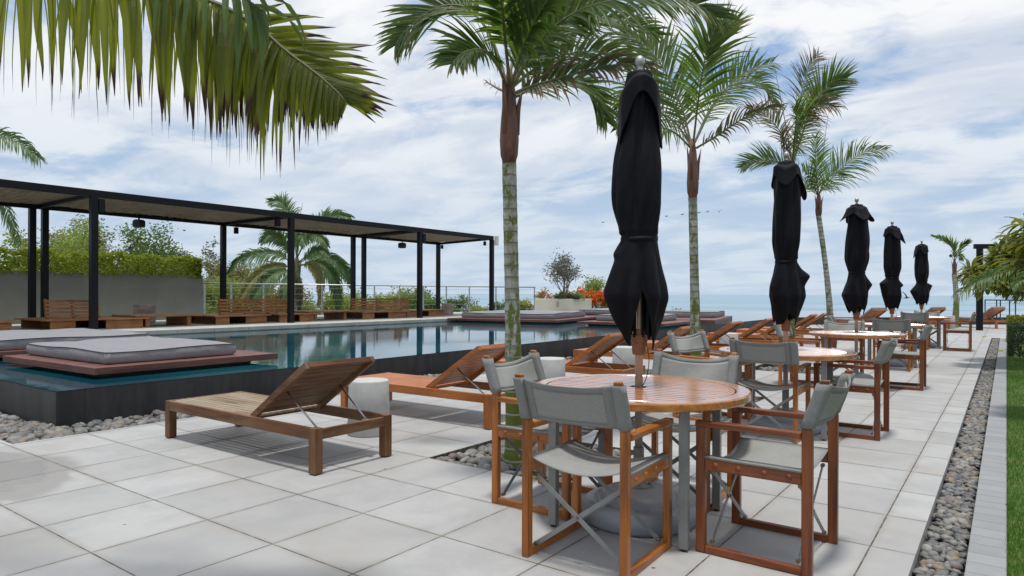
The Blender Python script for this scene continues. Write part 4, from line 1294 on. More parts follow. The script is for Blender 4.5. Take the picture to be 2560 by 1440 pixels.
# floating bed platforms with mattress
def platform(name_label, mat_label, tip, right, left, z, mat_rect, grp, ph=0.075, mh=0.175):
    """tip/right/left: world xy corners of the board; mat_rect: (u0,u1,v0,v1) fractions for the mattress"""
    o_ = Vector(tip); U = Vector(right) - o_; V_ = Vector(left) - o_
    t = thing('floating_platform', name_label, 'platform', (o_.x, o_.y, z - ph), 0, grp)
    lu, lv = U.length, V_.length; ang = math.atan2(U.y, U.x); sgn = 1 if U.cross(V_) > 0 else -1
    Rm = Matrix.Rotation(ang, 4, 'Z')
    t.rotation_euler = (0, 0, ang)
    b = MB(); n = max(3, int(lv / 0.14))
    for i in range(n):
        a, c = lv * i / n + 0.004, lv * (i + 1) / n - 0.004
        lo, hi = sorted((a * sgn, c * sgn))
        b.box((0.035, lo, ph - 0.024), (lu - 0.035, hi, ph))
    b.build('deck_board', M['ipe_x'], t, bevel=0.003, bseg=1)
    lo, hi = sorted((0, lv * sgn)); b = MB()
    b.box((0, lo, 0.0), (0.034, hi, ph + 0.001)); b.build('edge_board', M['ipe_y'], t, bevel=0.003)
    b = MB(); b.box((lu - 0.034, lo, 0.0), (lu, hi, ph + 0.001)); b.build('edge_board', M['ipe_y'], t, bevel=0.003)
    b = MB(); b.box((0.0345, lo - 0.002, 0.0), (lu - 0.0345, lo + 0.032, ph + .0015)); b.build('edge_board', M['ipe_x'], t, bevel=0.003)
    b = MB(); b.box((0.0345, hi - 0.032, 0.0), (lu - 0.0345, hi + .002, ph + .0015)); b.build('edge_board', M['ipe_x'], t, bevel=0.003)
    b = MB(); b.box((0.25, min(lo, hi) + 0.25, -0.30), (lu - 0.25, max(lo, hi) - 0.25, 0.0)); b.build('pedestal', M['granite'], t)
    # mattress: thing of its own
    u0, u1, v0, v1 = mat_rect
    n1, n2, nh = 44, 36, 6
    mu, mv = (u1 - u0) * lu, (v1 - v0) * lv
    m_ = thing('mattress', mat_label, 'mattress', (o_.x, o_.y, z), ang, 'grey mattresses on the floating platforms')
    cx, cy = (u0 + u1) / 2 * lu, (v0 + v1) / 2 * lv * sgn
    def outline(k, inset):
        a, c = mu / 2 - inset, mv / 2 - inset; r = 0.055
        pts = []
        per = [(1, 1), (-1, 1), (-1, -1), (1, -1)]
        for qi, (sx, sy) in enumerate(per):
            for s_ in np.linspace(0, pi / 2, 7):
                an = s_ + qi * pi / 2
                pts.append((sx * (a - r) + r * cos(an), sy * (c - r) + r * sin(an)))
            nx_ = per[(qi + 1) % 4]
            p0 = pts[-1]; an = (qi + 1) * pi / 2
            p1 = (nx_[0] * (a - r) + r * cos(an), nx_[1] * (c - r) + r * sin(an))
            for s_ in np.linspace(0, 1, 16)[1:-1]: pts.append((p0[0] + (p1[0] - p0[0]) * s_, p0[1] + (p1[1] - p0[1]) * s_))
        return np.array(pts)
    sd = rng.uniform(0, 6, 4)
    base = outline(0, 0); N = len(base); rings = []
    s_ = np.arange(N)
    for f_, ins in ((0.0, 0.02), (0.06, 0.006), (0.25, -0.006), (0.5, -0.012), (0.75, -0.008), (0.93, -0.002), (1.0, 0.0)):
        q = outline(0, ins + 0.0); wr = 0.007 * np.sin(s_ * 1.9 + sd[0] + f_ * 3) * sin(pi * f_) + 0.006 * np.sin(s_ * 0.63 + sd[1]) * sin(pi * f_)
        nr = q / np.linalg.norm(q, axis=1)[:, None]
        top = 0.010 * np.sin(q[:, 0] * 3.4 + sd[2]) + 0.008 * np.sin(q[:, 1] * 4 + sd[3])
        rings.append(np.column_stack([q + nr * wr[:, None], np.full(N, mh * f_) + top * f_]))
    zedge = rings[-1][:, 2].copy()
    for g in (0.985, 0.95, 0.88, 0.78, 0.65, 0.5, 0.33, 0.16, 0.02):
        q = base * g; sag = 0.030 * (1 - g ** 6)
        zz2 = mh + sag + 0.010 * np.sin(q[:, 0] * 3.4 + sd[2]) + 0.008 * np.sin(q[:, 1] * 4 + sd[3]) + 0.006 * np.sin(q[:, 0] * 9 + q[:, 1] * 7)
        zz2 += 0.012 * np.exp(-((1 - g) / 0.06)) * np.sin(s_ * 1.1 + sd[0]) * 0.4
        rings.append(np.column_stack([q, zz2]))
    V3 = np.concatenate(rings) + np.array([cx, cy, 0.004])
    Fc = [(i * N + j, i * N + (j + 1) % N, (i + 1) * N + (j + 1) % N, (i + 1) * N + j) for i in range(len(rings) - 1) for j in range(N)]
    Fc.append(tuple(range((len(rings) - 1) * N, len(rings) * N))); Fc.append(tuple(range(N - 1, -1, -1)))
    b = MB(); b.add(V3, Fc); b.build('mattress_body', M['cushion'], m_, smooth=True)
    b = MB()
    pp = [tuple(rings[6][j] * np.array([1.002, 1.002, 1]) + np.array([cx, cy, 0.006])) for j in range(0, N)] ; pp.append(pp[0])
    b.tube(pp, 0.0055, 6, cap=False); b.build('piping', M['piping'], m_, smooth=True)
    return t


PGRP = 'red-brown floating platforms in the pool'
platform('floating wooden platform nearest the viewer, its corner beside the dark pool edge', 'grey mattress on the nearest floating platform, right of the other near mattress',
         (-7.95, 3.2), (-8.02, 5.52), (-10.48, 3.24), 0.44, (0.10, 0.80, 0.10, 0.965), PGRP, .075, .145)
platform('floating wooden platform at the left picture edge, half hidden by the nearest one', 'grey mattress at the left picture edge, behind the nearest mattress',
         (-11.15, 3.05), (-11.22, 5.62), (-13.9, 3.0), 0.44, (0.06, 0.92, 0.06, 0.94), PGRP, .075, .15)
platform('floating wooden platform just right of the nearest palm trunk', 'grey mattress just right of the nearest palm trunk, in front of the cream planter',
         (-11.35, 17.9), (-12.6, 24.0), (-15.2, 19.0), 0.44, (0.10, 0.62, 0.10, 0.95), PGRP)
platform('floating wooden platform behind the skirt of the nearest parasol', 'grey mattress crossing behind the nearest parasol skirt',
         (-7.72, 17.7), (-7.86, 20.6), (-10.4, 18.3), 0.44, (0.28, 0.98, 0.24, 0.92), PGRP)
platform('floating wooden platform right of the planter, farthest back in the pool', 'grey mattress right of the cream planter, partly behind the nearest parasol',
         (-10.6, 23.2), (-11.6, 28.0), (-13.9, 24.2), 0.44, (0.25, 0.95, 0.20, 0.95), PGRP)
platform('floating wooden platform behind the second palm trunk', 'grey mattress behind the second palm trunk, against the open sea',
         (-7.55, 21.3), (-8.6, 26.2), (-10.8, 22.4), 0.44, (0.42, 0.98, 0.08, 0.95), PGRP, 0.12, 0.19)


# low benches, backrests and tables under the pergola
def day_bench(y0, y1, x0, x1, label, back=None, h_=0.24, legs=True):
    t = thing('low_daybed', label, 'daybed', ((x0 + x1) / 2, (y0 + y1) / 2, 0.42), 0, 'low wooden daybeds under the pergola')
    hx, hy = (x1 - x0) / 2, (y1 - y0) / 2
    b = MB(); n = max(3, int(2 * hx / 0.12))
    for i in range(n):
        a, c = -hx + 2 * hx * i / n + .004, -hx + 2 * hx * (i + 1) / n - .004
        b.box((a, -hy, h_ - 0.035), (c, hy, h_))
    b.build('seat_board', M['bench_y'], t, bevel=0.003, bseg=1)
    for s_ in (-1, 1):
        b = MB(); yc = s_ * hy * 0.52
        b.box((-hx * 0.9, yc - 0.38 * hy, 0.0), (-hx * 0.9 + .04, yc + 0.38 * hy, h_ - 0.0355)); b.box((hx * 0.9 - 0.04, yc - 0.38 * hy, 0.0), (hx * 0.9, yc + 0.38 * hy * (1 if s_ > 0 else 0.2), h_ - 0.0355))
        b.box((-hx * 0.9 + .041, yc - 0.02, 0.0), (hx * 0.9 - .041, yc + 0.02, h_ - 0.0355)); b.build('base_box', M['bench_y'], t, bevel=0.004)
    for (a, c, xp, tilt) in (back or []):
        bk = bpy.data.objects.new('backrest', None); COL.objects.link(bk); bk.parent = t
        ya, yc_ = a - (y0 + y1) / 2, c - (y0 + y1) / 2; xo = xp - (x0 + x1) / 2
        b = MB()
        for i in range(5):
            z = h_ + 0.02 + i * 0.088; sh = -tilt * (z - h_)
            b.box((xo + sh - .012, ya, z), (xo + sh + .012, yc_, z + 0.062))
        b.build('back_slat', M['bench_y'], bk, bevel=0.002, bseg=1)
        for yy in (ya + 0.02, (ya + yc_) / 2, yc_ - 0.02):
            b = MB(); b.beam((xo - 0.04, yy, h_), (xo - 0.04 - tilt * 0.46, yy, h_ + 0.45), 0.045, 0.055, (1, 0, 0)); b.build('back_post', M['bench_z'], bk, bevel=0.003)
    return t


day_bench(5.85, 8.05, -18.9, -16.95, 'low daybed with slatted back behind the first front post, against the grey wall', [(6.15, 7.30, -17.85, 0.22)])
day_bench(3.1, 5.35, -18.6, -16.95, 'end of a low daybed at the left picture edge')
day_bench(9.75, 11.45, -18.9, -16.95, 'low daybed with a long slatted back left of the second front post', [(10.35, 11.95, -17.75, 0.06)])
day_bench(11.75, 13.1, -18.9, -17.0, 'low daybed half hidden by the second front post', [(12.0, 12.75, -18.0, 0.06)])
day_bench(14.95, 17.15, -18.9, -17.1, 'low daybed with a long slatted back left of the third front post', [(15.25, 17.6, -17.95, 0.05)])
day_bench(17.35, 19.6, -18.9, -17.5, 'low backless daybed next to the tree-stump stool', [(17.8, 18.5, -18.5, 0.05)])


def low_table(y0, y1, x0, x1, label, h_=0.29):
    t = thing('low_table', label, 'low table', ((x0 + x1) / 2, (y0 + y1) / 2, 0.42), 0, 'low wooden tables between the daybeds')
    hx, hy = (x1 - x0) / 2, (y1 - y0) / 2
    b = MB(); n = 6
    for i in range(n): b.box((-hx + 2 * hx * i / n + .003, -hy, h_ - 0.045), (-hx + 2 * hx * (i + 1) / n - .003, hy, h_))
    b.build('table_top', M['bench_y'], t, bevel=0.003)
    for s_ in (-1, 1):
        b = MB(); b.box((-hx * .85, s_ * hy * .62 - .05, 0), (hx * .85, s_ * hy * .62 + .05, h_ - .0455)); b.build('leg', M['bench_x'], t, bevel=0.004)


low_table(7.75, 9.45, -18.3, -17.0, 'low table with slab legs between two daybeds, in front of the grey wall')
low_table(12.9, 14.75, -18.4, -17.2, 'low table with slab legs between the second and third front posts')


def stump(x, y, z, r, h_, label):
    b = MB(); n = 20; V, Fc = [], []
    prof = [(0.92, 0.0), (1.0, 0.08), (0.97, 0.4), (1.0, 0.8), (0.98, 0.97), (0.90, 1.0), (0.0, 0.99)]
    for rr, zf in prof:
        for j in range(n):
            a = 2 * pi * j / n; q = r * rr * (1 + 0.06 * sin(3 * a + 1) + 0.04 * sin(7 * a + zf * 2)); V.append((q * cos(a), q * sin(a), zf * h_))
    Fc = [(i * n + j, i * n + (j + 1) % n, (i + 1) * n + (j + 1) % n, (i + 1) * n + j) for i in range(len(prof) - 1) for j in range(n)]
    b.add(V, Fc); o = b.build('stump_stool', M['stump'], smooth=False); o.location = (x, y, z)
    tag(o, label, 'stool', 'pale tree-stump stools under the pergola')


stump(-18.0, 20.15, 0.42, 0.24, 0.46, 'pale tree-stump stool at the end of the row of daybeds')
stump(-19.2, 9.0, 0.42, 0.27, 0.52, 'pale tree-stump stool behind the low table, in front of the grey wall')
stump(-19.1, 13.0, 0.42, 0.13, 0.36, 'small pale stump just right of the second front post')

# black pergola and railing on the right, past the hedge
g = thing('black_pergola', 'black steel pergola frame behind the frangipani on the right', 'pergola', (-0.78, 29.57, 0))
for px, py in ((0, 0), (4.2, 2.6), (-0.9 + 4.2, 6.4 - 1)):
    b = MB(); b.box((px - .105, py - .105, 0), (px + .105, py + .105, 3.0)); b.build('post', M['black_metal'], g, bevel=0.008)
b = MB(); b.beam((-0.16, -0.1, 3.03), (4.5, 2.785, 3.03), 0.14, 0.17); b.build('beam', M['black_metal'], g, bevel=0.008)
b = MB(); b.beam((4.22, 2.8, 3.02), (3.2, 5.6, 3.02), 0.14, 0.15); b.build('beam', M['black_metal'], g, bevel=0.008)
ra, rb = site(2462, 748, 30.5), site(2760, 748, 26)
railing('sea_railing', [(ra.x, ra.y), (rb.x, rb.y)], 1.06, 0.0, 'dark cable railing at the sea edge right of the black post', [Vector((ra.x, ra.y)).lerp(Vector((rb.x, rb.y)), f_)[:] for f_ in (0.003, 0.115, 0.15, 0.235, 0.29, 0.42, 0.6, 0.8)], M['black_metal'], 4)
# ------------------------------------------------------------------ palms
def frond_mesh(mb, pts, n=44, L=0.42, w=0.022, droop=0.7, seed=0, bare=0.10, ang=(38, 62), lift=0.25, rag=0.25, r0=0.014, sides=(1, 1), ns=5,
               upv=None, gaps=0.0, tip_len=0.35, fray=True, hang=0.0, ramp=.22, knee=.35, envp=None):
    """one pinnate leaf: stalk (slot 0) and folded, drooping leaflets (slot 1); pts: stalk control points"""
    r_ = np.random.default_rng(seed)
    S = spline(pts, 26)
    mb.tube(S, list(np.linspace(r0, r0 * 0.16, len(S))), 6, 0)
    S = spline(pts, 160)
    up0 = Vector(upv) if upv is not None else (Vector((0, 0, 0.40)) - FV * 0.92)
    Vs, Fs, UV = [], [], []
    nv = 0
    for side_i, sg in enumerate((1, -1)):
        if not sides[side_i]: continue
        for i in range(n):
            if r_.random() < gaps: continue
            t = bare + (1 - bare) * (i + 0.5 + r_.uniform(-.25, .25)) / n
            k_ = min(max(int(t * 158), 0), 158)
            T = (S[k_ + 1] - S[k_]).normalized()
            sd = T.cross(up0)
            if sd.length < 0.15: sd = T.cross(RV)
            sd.normalize(); nrm = sd.cross(T).normalized()
            q = (t - bare) / (1 - bare)
            env = (0.45 + 0.55 * min(1, q / ramp)) * (1 - (1 - tip_len) * max(0, (q - knee) / (1 - knee)) ** 1.4)
            if envp: env = float(np.interp(q, [e[0] for e in envp], [e[1] for e in envp]))
            l = L * env * (1 + r_.uniform(-rag, rag * 0.4))
            a = radians(ang[0] + (ang[1] - ang[0]) * q + r_.uniform(-7, 7))
            d = (sd * sg * cos(a) + T * sin(a) + nrm * (lift + r_.uniform(-.12, .12))).normalized()
            p = S[k_].copy(); P_ = [p.copy()]; D_ = [d.copy()]
            dr = droop * (1 + r_.uniform(-.35, .35)); tw = r_.uniform(-.15, .15)
            for s_ in range(ns):
                d = (d + Vector((0, 0, -1)) * (dr * (s_ + 0.6 + hang * 3) / ns * (0.75 if s_ else 0.35)) + Vector(r_.normal(0, 0.035, 3).tolist())).normalized()
                p = p + d * (l / ns); P_.append(p.copy()); D_.append(d.copy())
            wl_ = w * (0.75 + 0.5 * env) * r_.uniform(0.85, 1.15)
            for s_ in range(ns + 1):
                f_ = s_ / ns
                ww = wl_ * min(1, 0.45 + f_ * 4) * max(0.05, (1 - f_ ** 2.6)) * 0.5
                wd = (T - D_[s_] * T.dot(D_[s_]))
                if wd.length < 0.05: wd = nrm
                wd.normalize(); wd = (wd + nrm * tw).normalized()
                nn = D_[s_].cross(wd).normalized()
                Vs += [P_[s_] + wd * ww + nn * ww * 0.25, P_[s_], P_[s_] - wd * ww + nn * ww * 0.25]
                UV += [(f_, 0)] * 3
            for s_ in range(ns):
                o = nv + 3 * s_
                Fs += [(o, o + 1, o + 4, o + 3), (o + 1, o + 2, o + 5, o + 4)]
            nv += 3 * (ns + 1)
    mb.add([v[:] for v in Vs], Fs, 1, UV)


def palm(name, label, base, crown, r_base, r_top, fronds, group, shaft_len=0.62, shaft_r=None, lean=0.0, flare=1.6, nring=70, shaft='crownshaft'):
    """base: ground point; crown: where the leaves leave the stem; fronds: (stalk points, options)"""
    t = thing(name, label, 'palm tree', base, 0, group)
    B = Vector(base); C_ = Vector(crown) - B
    top = C_ - Vector((0, 0, shaft_len)) * (C_.normalized().z if C_.length else 1) if shaft_len else C_
    b = MB()
    pts, rad = [], []
    for i in range(nring * 3 + 1):
        f_ = i / (nring * 3); z = f_ * top.length
        p = Vector((0, 0, -0.06)).lerp(top, f_) + Vector((lean * sin(pi * f_), 0, 0))
        r = r_base + (r_top - r_base) * min(1, f_ * 1.6) + (flare - 1) * r_base * math.exp(-z / 0.09)
        ringf = (z / 0.092) % 1.0
        r *= 1 + 0.035 * max(0, (ringf - 0.6) / 0.4) + 0.008 * sin(z * 21)
        pts.append(p); rad.append(r)
    b.tube(pts, rad, 20); b.build('trunk', M['palm_trunk'], t, smooth=True)
    if shaft_len:
        sr = shaft_r or r_top * 1.25
        b = MB(); ax = (C_ - top)
        prof = [(0.0, r_top * 0.98), (0.04, r_top * 1.02), (0.10, sr * 0.98), (0.28, sr * 1.08), (0.5, sr * 0.98), (0.72, sr * 0.80), (0.9, sr * 0.66), (1.0, sr * 0.5), (1.15, sr * 0.3)]
        b.tube([top + ax * f_ for f_, _ in prof], [r for _, r in prof], 18)
        for k_ in range(3):                       # old leaf bases peeling away
            a = 2.1 * k_ + 0.6; dv = Vector((cos(a), sin(a), 0))
            b.tube([top + ax * 0.35 + dv * sr * 0.8, top + ax * 0.65 + dv * sr * 0.95, top + ax * (0.95 + .08 * k_) + dv * sr * 1.5], [sr * 0.35, sr * 0.3, sr * 0.06], 8)
        b.build('crownshaft', M[shaft], t, smooth=True)
    for i, (pts, opt) in enumerate(fronds):
        opt = dict(opt); m = opt.pop('m', 'palm'); more = opt.pop('also', ()); b = MB()
        frond_mesh(b, [Vector(p) - B for p in pts], seed=i * 7 + int(abs(B.y) * 10), **opt)
        for k_, o2 in enumerate(more): frond_mesh(b, [Vector(p) - B for p in pts], seed=i * 7 + 31 + k_, **o2)
        b.build('frond', [M['rachis'], M[m]], t)
    return t


def px(D, *pts):
    """stalk points from survey sight lines; a third number moves the point nearer (-) or farther (+)"""
    return [site(p[0], p[1], D + (p[2] if len(p) > 2 else 0)) for p in pts]


# nearest palm in the pebble pit
D1 = 5.1
palm('palm_tree', 'nearest palm in the square pebble pit, tall ringed trunk beside the nearest table', (-2.985, 4.12, -0.06), site(1272, 205, 5.12)[:], 0.075, 0.054,
     [(px(D1, (1266, 215), (1240, 130, .05), (1213, 70, .12), (1165, 20, .2), (1110, 14, .25), (1060, 36, .28), (1010, 80, .3), (985, 115, .3)), dict(n=61, L=0.46, w=0.0229, droop=0.14, bare=.36, lift=.05, ang=(42, 62))),
      (px(D1, (1276, 225), (1320, 145, -.05), (1370, 80, -.15), (1430, 35, -.25), (1500, 8, -.4), (1580, -8, -.5), (1660, -8, -.55), (1740, 12, -.6), (1790, 45, -.62)), dict(n=92, L=0.52, w=0.0238, droop=0.27, bare=.08, ang=(34, 58))),
      (px(D1, (1280, 235), (1330, 215, -.1), (1400, 195, -.2), (1480, 172, -.3), (1560, 160, -.4), (1625, 165, -.45)), dict(n=53, L=0.28, w=0.0187, droop=0.59, bare=.12, rag=.6, gaps=.18, m='palm_dry')),
      (px(D1, (1282, 245), (1330, 220, .1), (1395, 195, .2), (1450, 205, .3), (1490, 250, .35), (1515, 305, .38)), dict(n=51, L=0.44, w=0.0221, droop=0.29, bare=.10, rag=.4)),
      (px(D1, (1270, 205), (1285, 120, .15), (1296, 30, .3), (1310, -70, .5), (1350, -150, .7)), dict(n=53, L=0.48, w=0.0238, droop=0.20, bare=.25)),
      (px(D1, (1264, 215), (1240, 160, -.2), (1205, 125, -.4), (1160, 130, -.55), (1125, 160, -.65)), dict(n=48, L=0.44, w=0.0255, droop=0.26, bare=.22)),
      (px(D1, (1278, 215), (1330, 130, .2), (1400, 70, .4), (1480, 45, .6), (1570, 55, .75), (1650, 90, .8)), dict(n=67, L=0.48, w=0.0238, droop=0.23, bare=.12)),
      (px(D1, (1272, 205), (1262, 110, -.25), (1252, 10, -.5), (1235, -90, -.7), (1190, -160, -.85)), dict(n=53, L=0.48, w=0.0255, droop=0.20, bare=.25)),
      (px(D1, (1276, 215), (1310, 110, -.35), (1360, 10, -.6), (1440, -90, -.8)), dict(n=57, L=0.50, w=0.0255, droop=0.26, bare=.12)),
      (px(D1, (1276, 220), (1340, 170, .35), (1420, 135, .6), (1510, 130, .8), (1580, 165, .9)), dict(n=57, L=0.42, w=0.0221, droop=0.26, bare=.12)),
      (px(D1, (1272, 215), (1310, 140, .5), (1350, 60, .9), (1420, 0, 1.1), (1500, -10, 1.2)), dict(n=53, L=0.46, w=0.0238, droop=0.26, bare=.15)),
      (px(D1, (1266, 230), (1245, 222, .02), (1222, 209, .05), (1213, 205, .05)), dict(n=5, L=0.09, w=0.0051, droop=1.2, bare=.2, rag=.5, m='palm_dry'))],
     'slender palms standing in the paving', 0.62, 0.068, 0.0, 2.1)

# second palm
D2 = 8.12
palm('palm_tree.001', 'second palm in the row, between the two nearest parasols', (-3.0, 7.86, -0.06), site(1731, 366, D2)[:], 0.075, 0.052,
     [(px(D2, (1728, 365), (1700, 260, .1), (1650, 160, .2), (1600, 105, .3), (1548, 78, .4)), dict(n=49, L=0.69, w=0.0289, droop=0.21, bare=.12, lift=.1)),
      (px(D2, (1732, 360), (1742, 270, -.2), (1755, 180, -.4), (1770, 110, -.5), (1790, 62, -.5)), dict(n=37, L=0.62, w=0.0255, droop=0.33, bare=.2)),
      (px(D2, (1765, 150, -.4), (1785, 110, -.45), (1812, 75, -.45), (1842, 52, -.45)), dict(n=24, L=0.45, w=0.0255, droop=0.09, bare=.0, ang=(58, 74), m='palm_young')),
      (px(D2, (1736, 355), (1775, 270, .2), (1830, 205, .3), (1880, 170, .4), (1930, 158, .5)), dict(n=43, L=0.49, w=0.0170, droop=0.33, bare=.12, gaps=.1)),
      (px(D2, (1740, 370), (1790, 340, -.2), (1850, 300, -.35), (1905, 275, -.45), (1955, 266, -.5)), dict(n=43, L=0.26, w=0.0170, droop=0.66, bare=.08, rag=.6, gaps=.15, m='palm_dry')),
      (px(D2, (1724, 368), (1690, 335, -.3), (1655, 320, -.5), (1620, 335, -.6), (1600, 375, -.65)), dict(n=33, L=0.45, w=0.0221, droop=0.54, bare=.1, rag=.4)),
      (px(D2, (1724, 360), (1680, 300, .4), (1620, 275, .7), (1565, 290, .9), (1540, 325, 1.0)), dict(n=37, L=0.38, w=0.0221, droop=0.48, bare=.1, rag=.4, m='palm_dry')),
      (px(D2, (1734, 360), (1785, 262, .5), (1845, 206, .8), (1900, 212, 1.0), (1938, 265, 1.1)), dict(n=37, L=0.56, w=0.0238, droop=0.42, bare=.15)),
      (px(D2, (1726, 362), (1685, 272, .35), (1625, 215, .6), (1572, 228, .8), (1540, 280, .9)), dict(n=37, L=0.56, w=0.0238, droop=0.36, bare=.1))],
     'slender palms standing in the paving', 0.62, 0.066, 0.0, 1.6)

# third palm, mostly behind the second parasol
D3 = 11.62
palm('palm_tree.002', 'palm whose stem is hidden behind the second parasol, with ragged brown-tipped leaves', (-3.0, 12.2, -0.06), site(1981, 402, D3)[:], 0.075, 0.052,
     [(px(D3, (1981, 400), (1988, 310, .1), (2005, 220, .2), (2025, 165, .3), (2045, 135, .4)), dict(n=48, L=0.47, w=0.0187, droop=0.30, bare=.3, rag=.6, gaps=.12, m='palm_dry')),
      (px(D3, (1984, 400), (2010, 320, -.1), (2040, 250, -.2), (2080, 205, -.3), (2117, 195, -.4)), dict(n=44, L=0.56, w=0.0255, droop=0.18, bare=.35)),
      (px(D3, (1978, 400), (1960, 350, .1), (1935, 310, .2), (1900, 280, .3), (1865, 265, .3)), dict(n=39, L=0.50, w=0.0204, droop=0.42, bare=.1, rag=.5, gaps=.15, m='palm_dry')),
      (px(D3, (1982, 400), (1990, 330, -.4), (2010, 280, -.7), (2050, 262, -.9), (2090, 270, -1.0)), dict(n=48, L=0.50, w=0.0187, droop=0.66, bare=.1, rag=.6, gaps=.1, m='palm_dry')),
      (px(D3, (1980, 402), (1985, 350, -.5), (1990, 300, -.9), (1985, 265, -1.1)), dict(n=44, L=0.69, w=0.0255, droop=0.30, bare=.05)),
      (px(D3, (1976, 408), (1950, 405, .2), (1915, 400, .3), (1880, 405, .4), (1850, 420, .4)), dict(n=44, L=0.47, w=0.0187, droop=0.21, bare=.1)),
      (px(D3, (1976, 405), (1955, 370, -.3), (1950, 330, -.6)), dict(n=32, L=0.45, w=0.0187, droop=0.48, bare=.05, m='palm_dry')),
      (px(D3, (1978, 395), (1955, 270, .1), (1930, 145, .2)), dict(n=1, L=0.05, w=0.0051, bare=.5, r0=.011)),
      (px(D3, (1980, 400), (2005, 330, .6), (2030, 290, 1.0)), dict(n=39, L=0.54, w=0.0221, droop=0.42, bare=.05))],
     'slender palms standing in the paving', 0.62, 0.066, 0.0, 1.6)

# fourth palm, leaning
D4 = 14.1
palm('palm_tree.003', 'leaning ringed palm between the second and third parasols', (-2.93, 15.3, -0.06), site(2046, 487, D4)[:], 0.078, 0.052,
     [(px(D4, (2046, 485), (2075, 450, .1), (2115, 410, .2), (2160, 380, .3), (2217, 374, .4)), dict(n=54, L=0.69, w=0.0221, droop=0.57, bare=.06, rag=.35)),
      (px(D4, (2044, 485), (2040, 440, -.2), (2038, 395, -.4), (2036, 340, -.5)), dict(n=41, L=0.54, w=0.0187, droop=0.30, bare=.1)),
      (px(D4, (2045, 480), (2055, 400, .1), (2063, 330, .2), (2071, 280, .2)), dict(n=2, L=0.08, w=0.0051, bare=.5, r0=.012)),
      (px(D4, (2043, 487), (2020, 470, .2), (2000, 475, .3), (1985, 500, .4)), dict(n=32, L=0.52, w=0.0221, droop=0.48, bare=.1)),
      (px(D4, (2046, 486), (2060, 455, -.4), (2085, 435, -.8), (2110, 440, -1.0)), dict(n=32, L=0.50, w=0.0204, droop=0.54, bare=.1)),
      (px(D4, (2043, 486), (2025, 445, -.2), (2005, 420, -.4)), dict(n=28, L=0.47, w=0.0204, droop=0.42, bare=.1))],
     'slender palms standing in the paving', 0.45, 0.062, 0.05, 1.5)

# short wind-torn palm at the far end
D5 = 26.4
pb = site(2386, 819, 26.2)
palm('palm_tree.004', 'short palm with only a few torn leaves at the sea end of the terrace', (pb.x, pb.y, -0.05), site(2386, 652, D5)[:], 0.125, 0.09,
     [(px(D5, (2387, 650), (2382, 620, -.1), (2362, 600, -.2), (2328, 589, -.3)), dict(n=36, L=0.47, w=0.0382, droop=0.30, bare=.05, ang=(60, 72))),
      (px(D5, (2388, 650), (2396, 628, .1), (2408, 612, .2), (2422, 601, .2)), dict(n=23, L=0.38, w=0.0425, droop=0.18, bare=.3, ang=(68, 78))),
      (px(D5, (2388, 650), (2394, 638, -.3), (2400, 636, -.4), (2402, 650, -.45)), dict(n=17, L=0.34, w=0.0340, droop=0.54, bare=.2)),
      (px(D5, (2385, 652), (2379, 642, .1), (2374, 640, .1)), dict(n=8, L=0.12, w=0.0425, droop=0.54, bare=.4, m='palm_dry'))],
     'slender palms standing in the paving', 0.55, 0.075, 0.06, 1.6)

# palm that reaches in from the left, close to the viewer
DF = 2.75
near_stalk = [(-5.1, 0.45, 3.05)] + px(DF, (-330, -330, .3), (-60, -125, .05), (170, -75), (360, -40), (525, 2), (637, 62), (712, 126), (787, 182), (840, 228), (862, 252))
FENV = ((0, .86), (.3, .92), (.47, 1), (.56, .84), (.67, .58), (.78, .42), (.89, .28), (1, .12))
FGU = tuple(FV - Vector((0, 0, .15)))
palm('palm_tree.005', 'palm outside the picture whose big leaf hangs across the upper left sky', (-5.2, 0.3, 0.0), (-5.1, 0.45, 3.05), 0.09, 0.07,
     [(near_stalk, dict(n=84, L=0.58, envp=FENV, w=.034, droop=.75, bare=.08, ang=(18, 34), lift=-.08, rag=.16, r0=.017, ns=9, tip_len=.04, ramp=.05, knee=.22, m='palm_fg', hang=.25, upv=FGU, sides=(0, 1), also=(
          dict(n=46, L=0.33, w=.022, droop=.06, bare=.56, ang=(38, 66), lift=.05, rag=.35, r0=.0005, ns=7, tip_len=.45, upv=FGU, sides=(1, 0), hang=.4),
          dict(n=190, L=0.64, envp=FENV, w=.0055, droop=.8, bare=.15, ang=(14, 40), lift=-.08, rag=.25, r0=.0005, ns=10, tip_len=.04, knee=.22, ramp=.05, upv=FGU, sides=(0, 1), hang=.3),
          dict(n=60, L=0.52, envp=FENV, w=.014, droop=1.2, bare=.42, ang=(15, 40), lift=-.3, rag=.35, r0=.0005, ns=9, tip_len=.6, upv=FGU, sides=(0, 1), hang=.5)))),
      ([(-5.1, 0.45, 3.05)] + px(DF, (-300, -420, .5), (0, -330, .3), (260, -220, .1), (430, -120, -.1), (560, -40, -.2), (660, 30, -.2)),
       dict(n=40, L=0.42, w=.022, droop=.8, bare=.45, ang=(28, 60), lift=-.1, rag=.4, r0=.012, ns=7, tip_len=.6, gaps=.4, m='palm', hang=.3, upv=FGU)),
      ([(-5.1, 0.45, 3.05), (-5.7, -0.2, 3.6), (-6.3, -0.8, 3.4), (-6.7, -1.2, 2.8)], dict(n=44, L=0.5, w=.036, droop=.9, bare=.15)),
      ([(-5.1, 0.45, 3.05), (-4.7, -0.5, 3.6), (-4.4, -1.2, 3.4), (-4.2, -1.7, 2.8)], dict(n=44, L=0.5, w=.036, droop=.9, bare=.15))],
     'palms reaching in from the left', 0.6, 0.085, 0.0, 1.5)

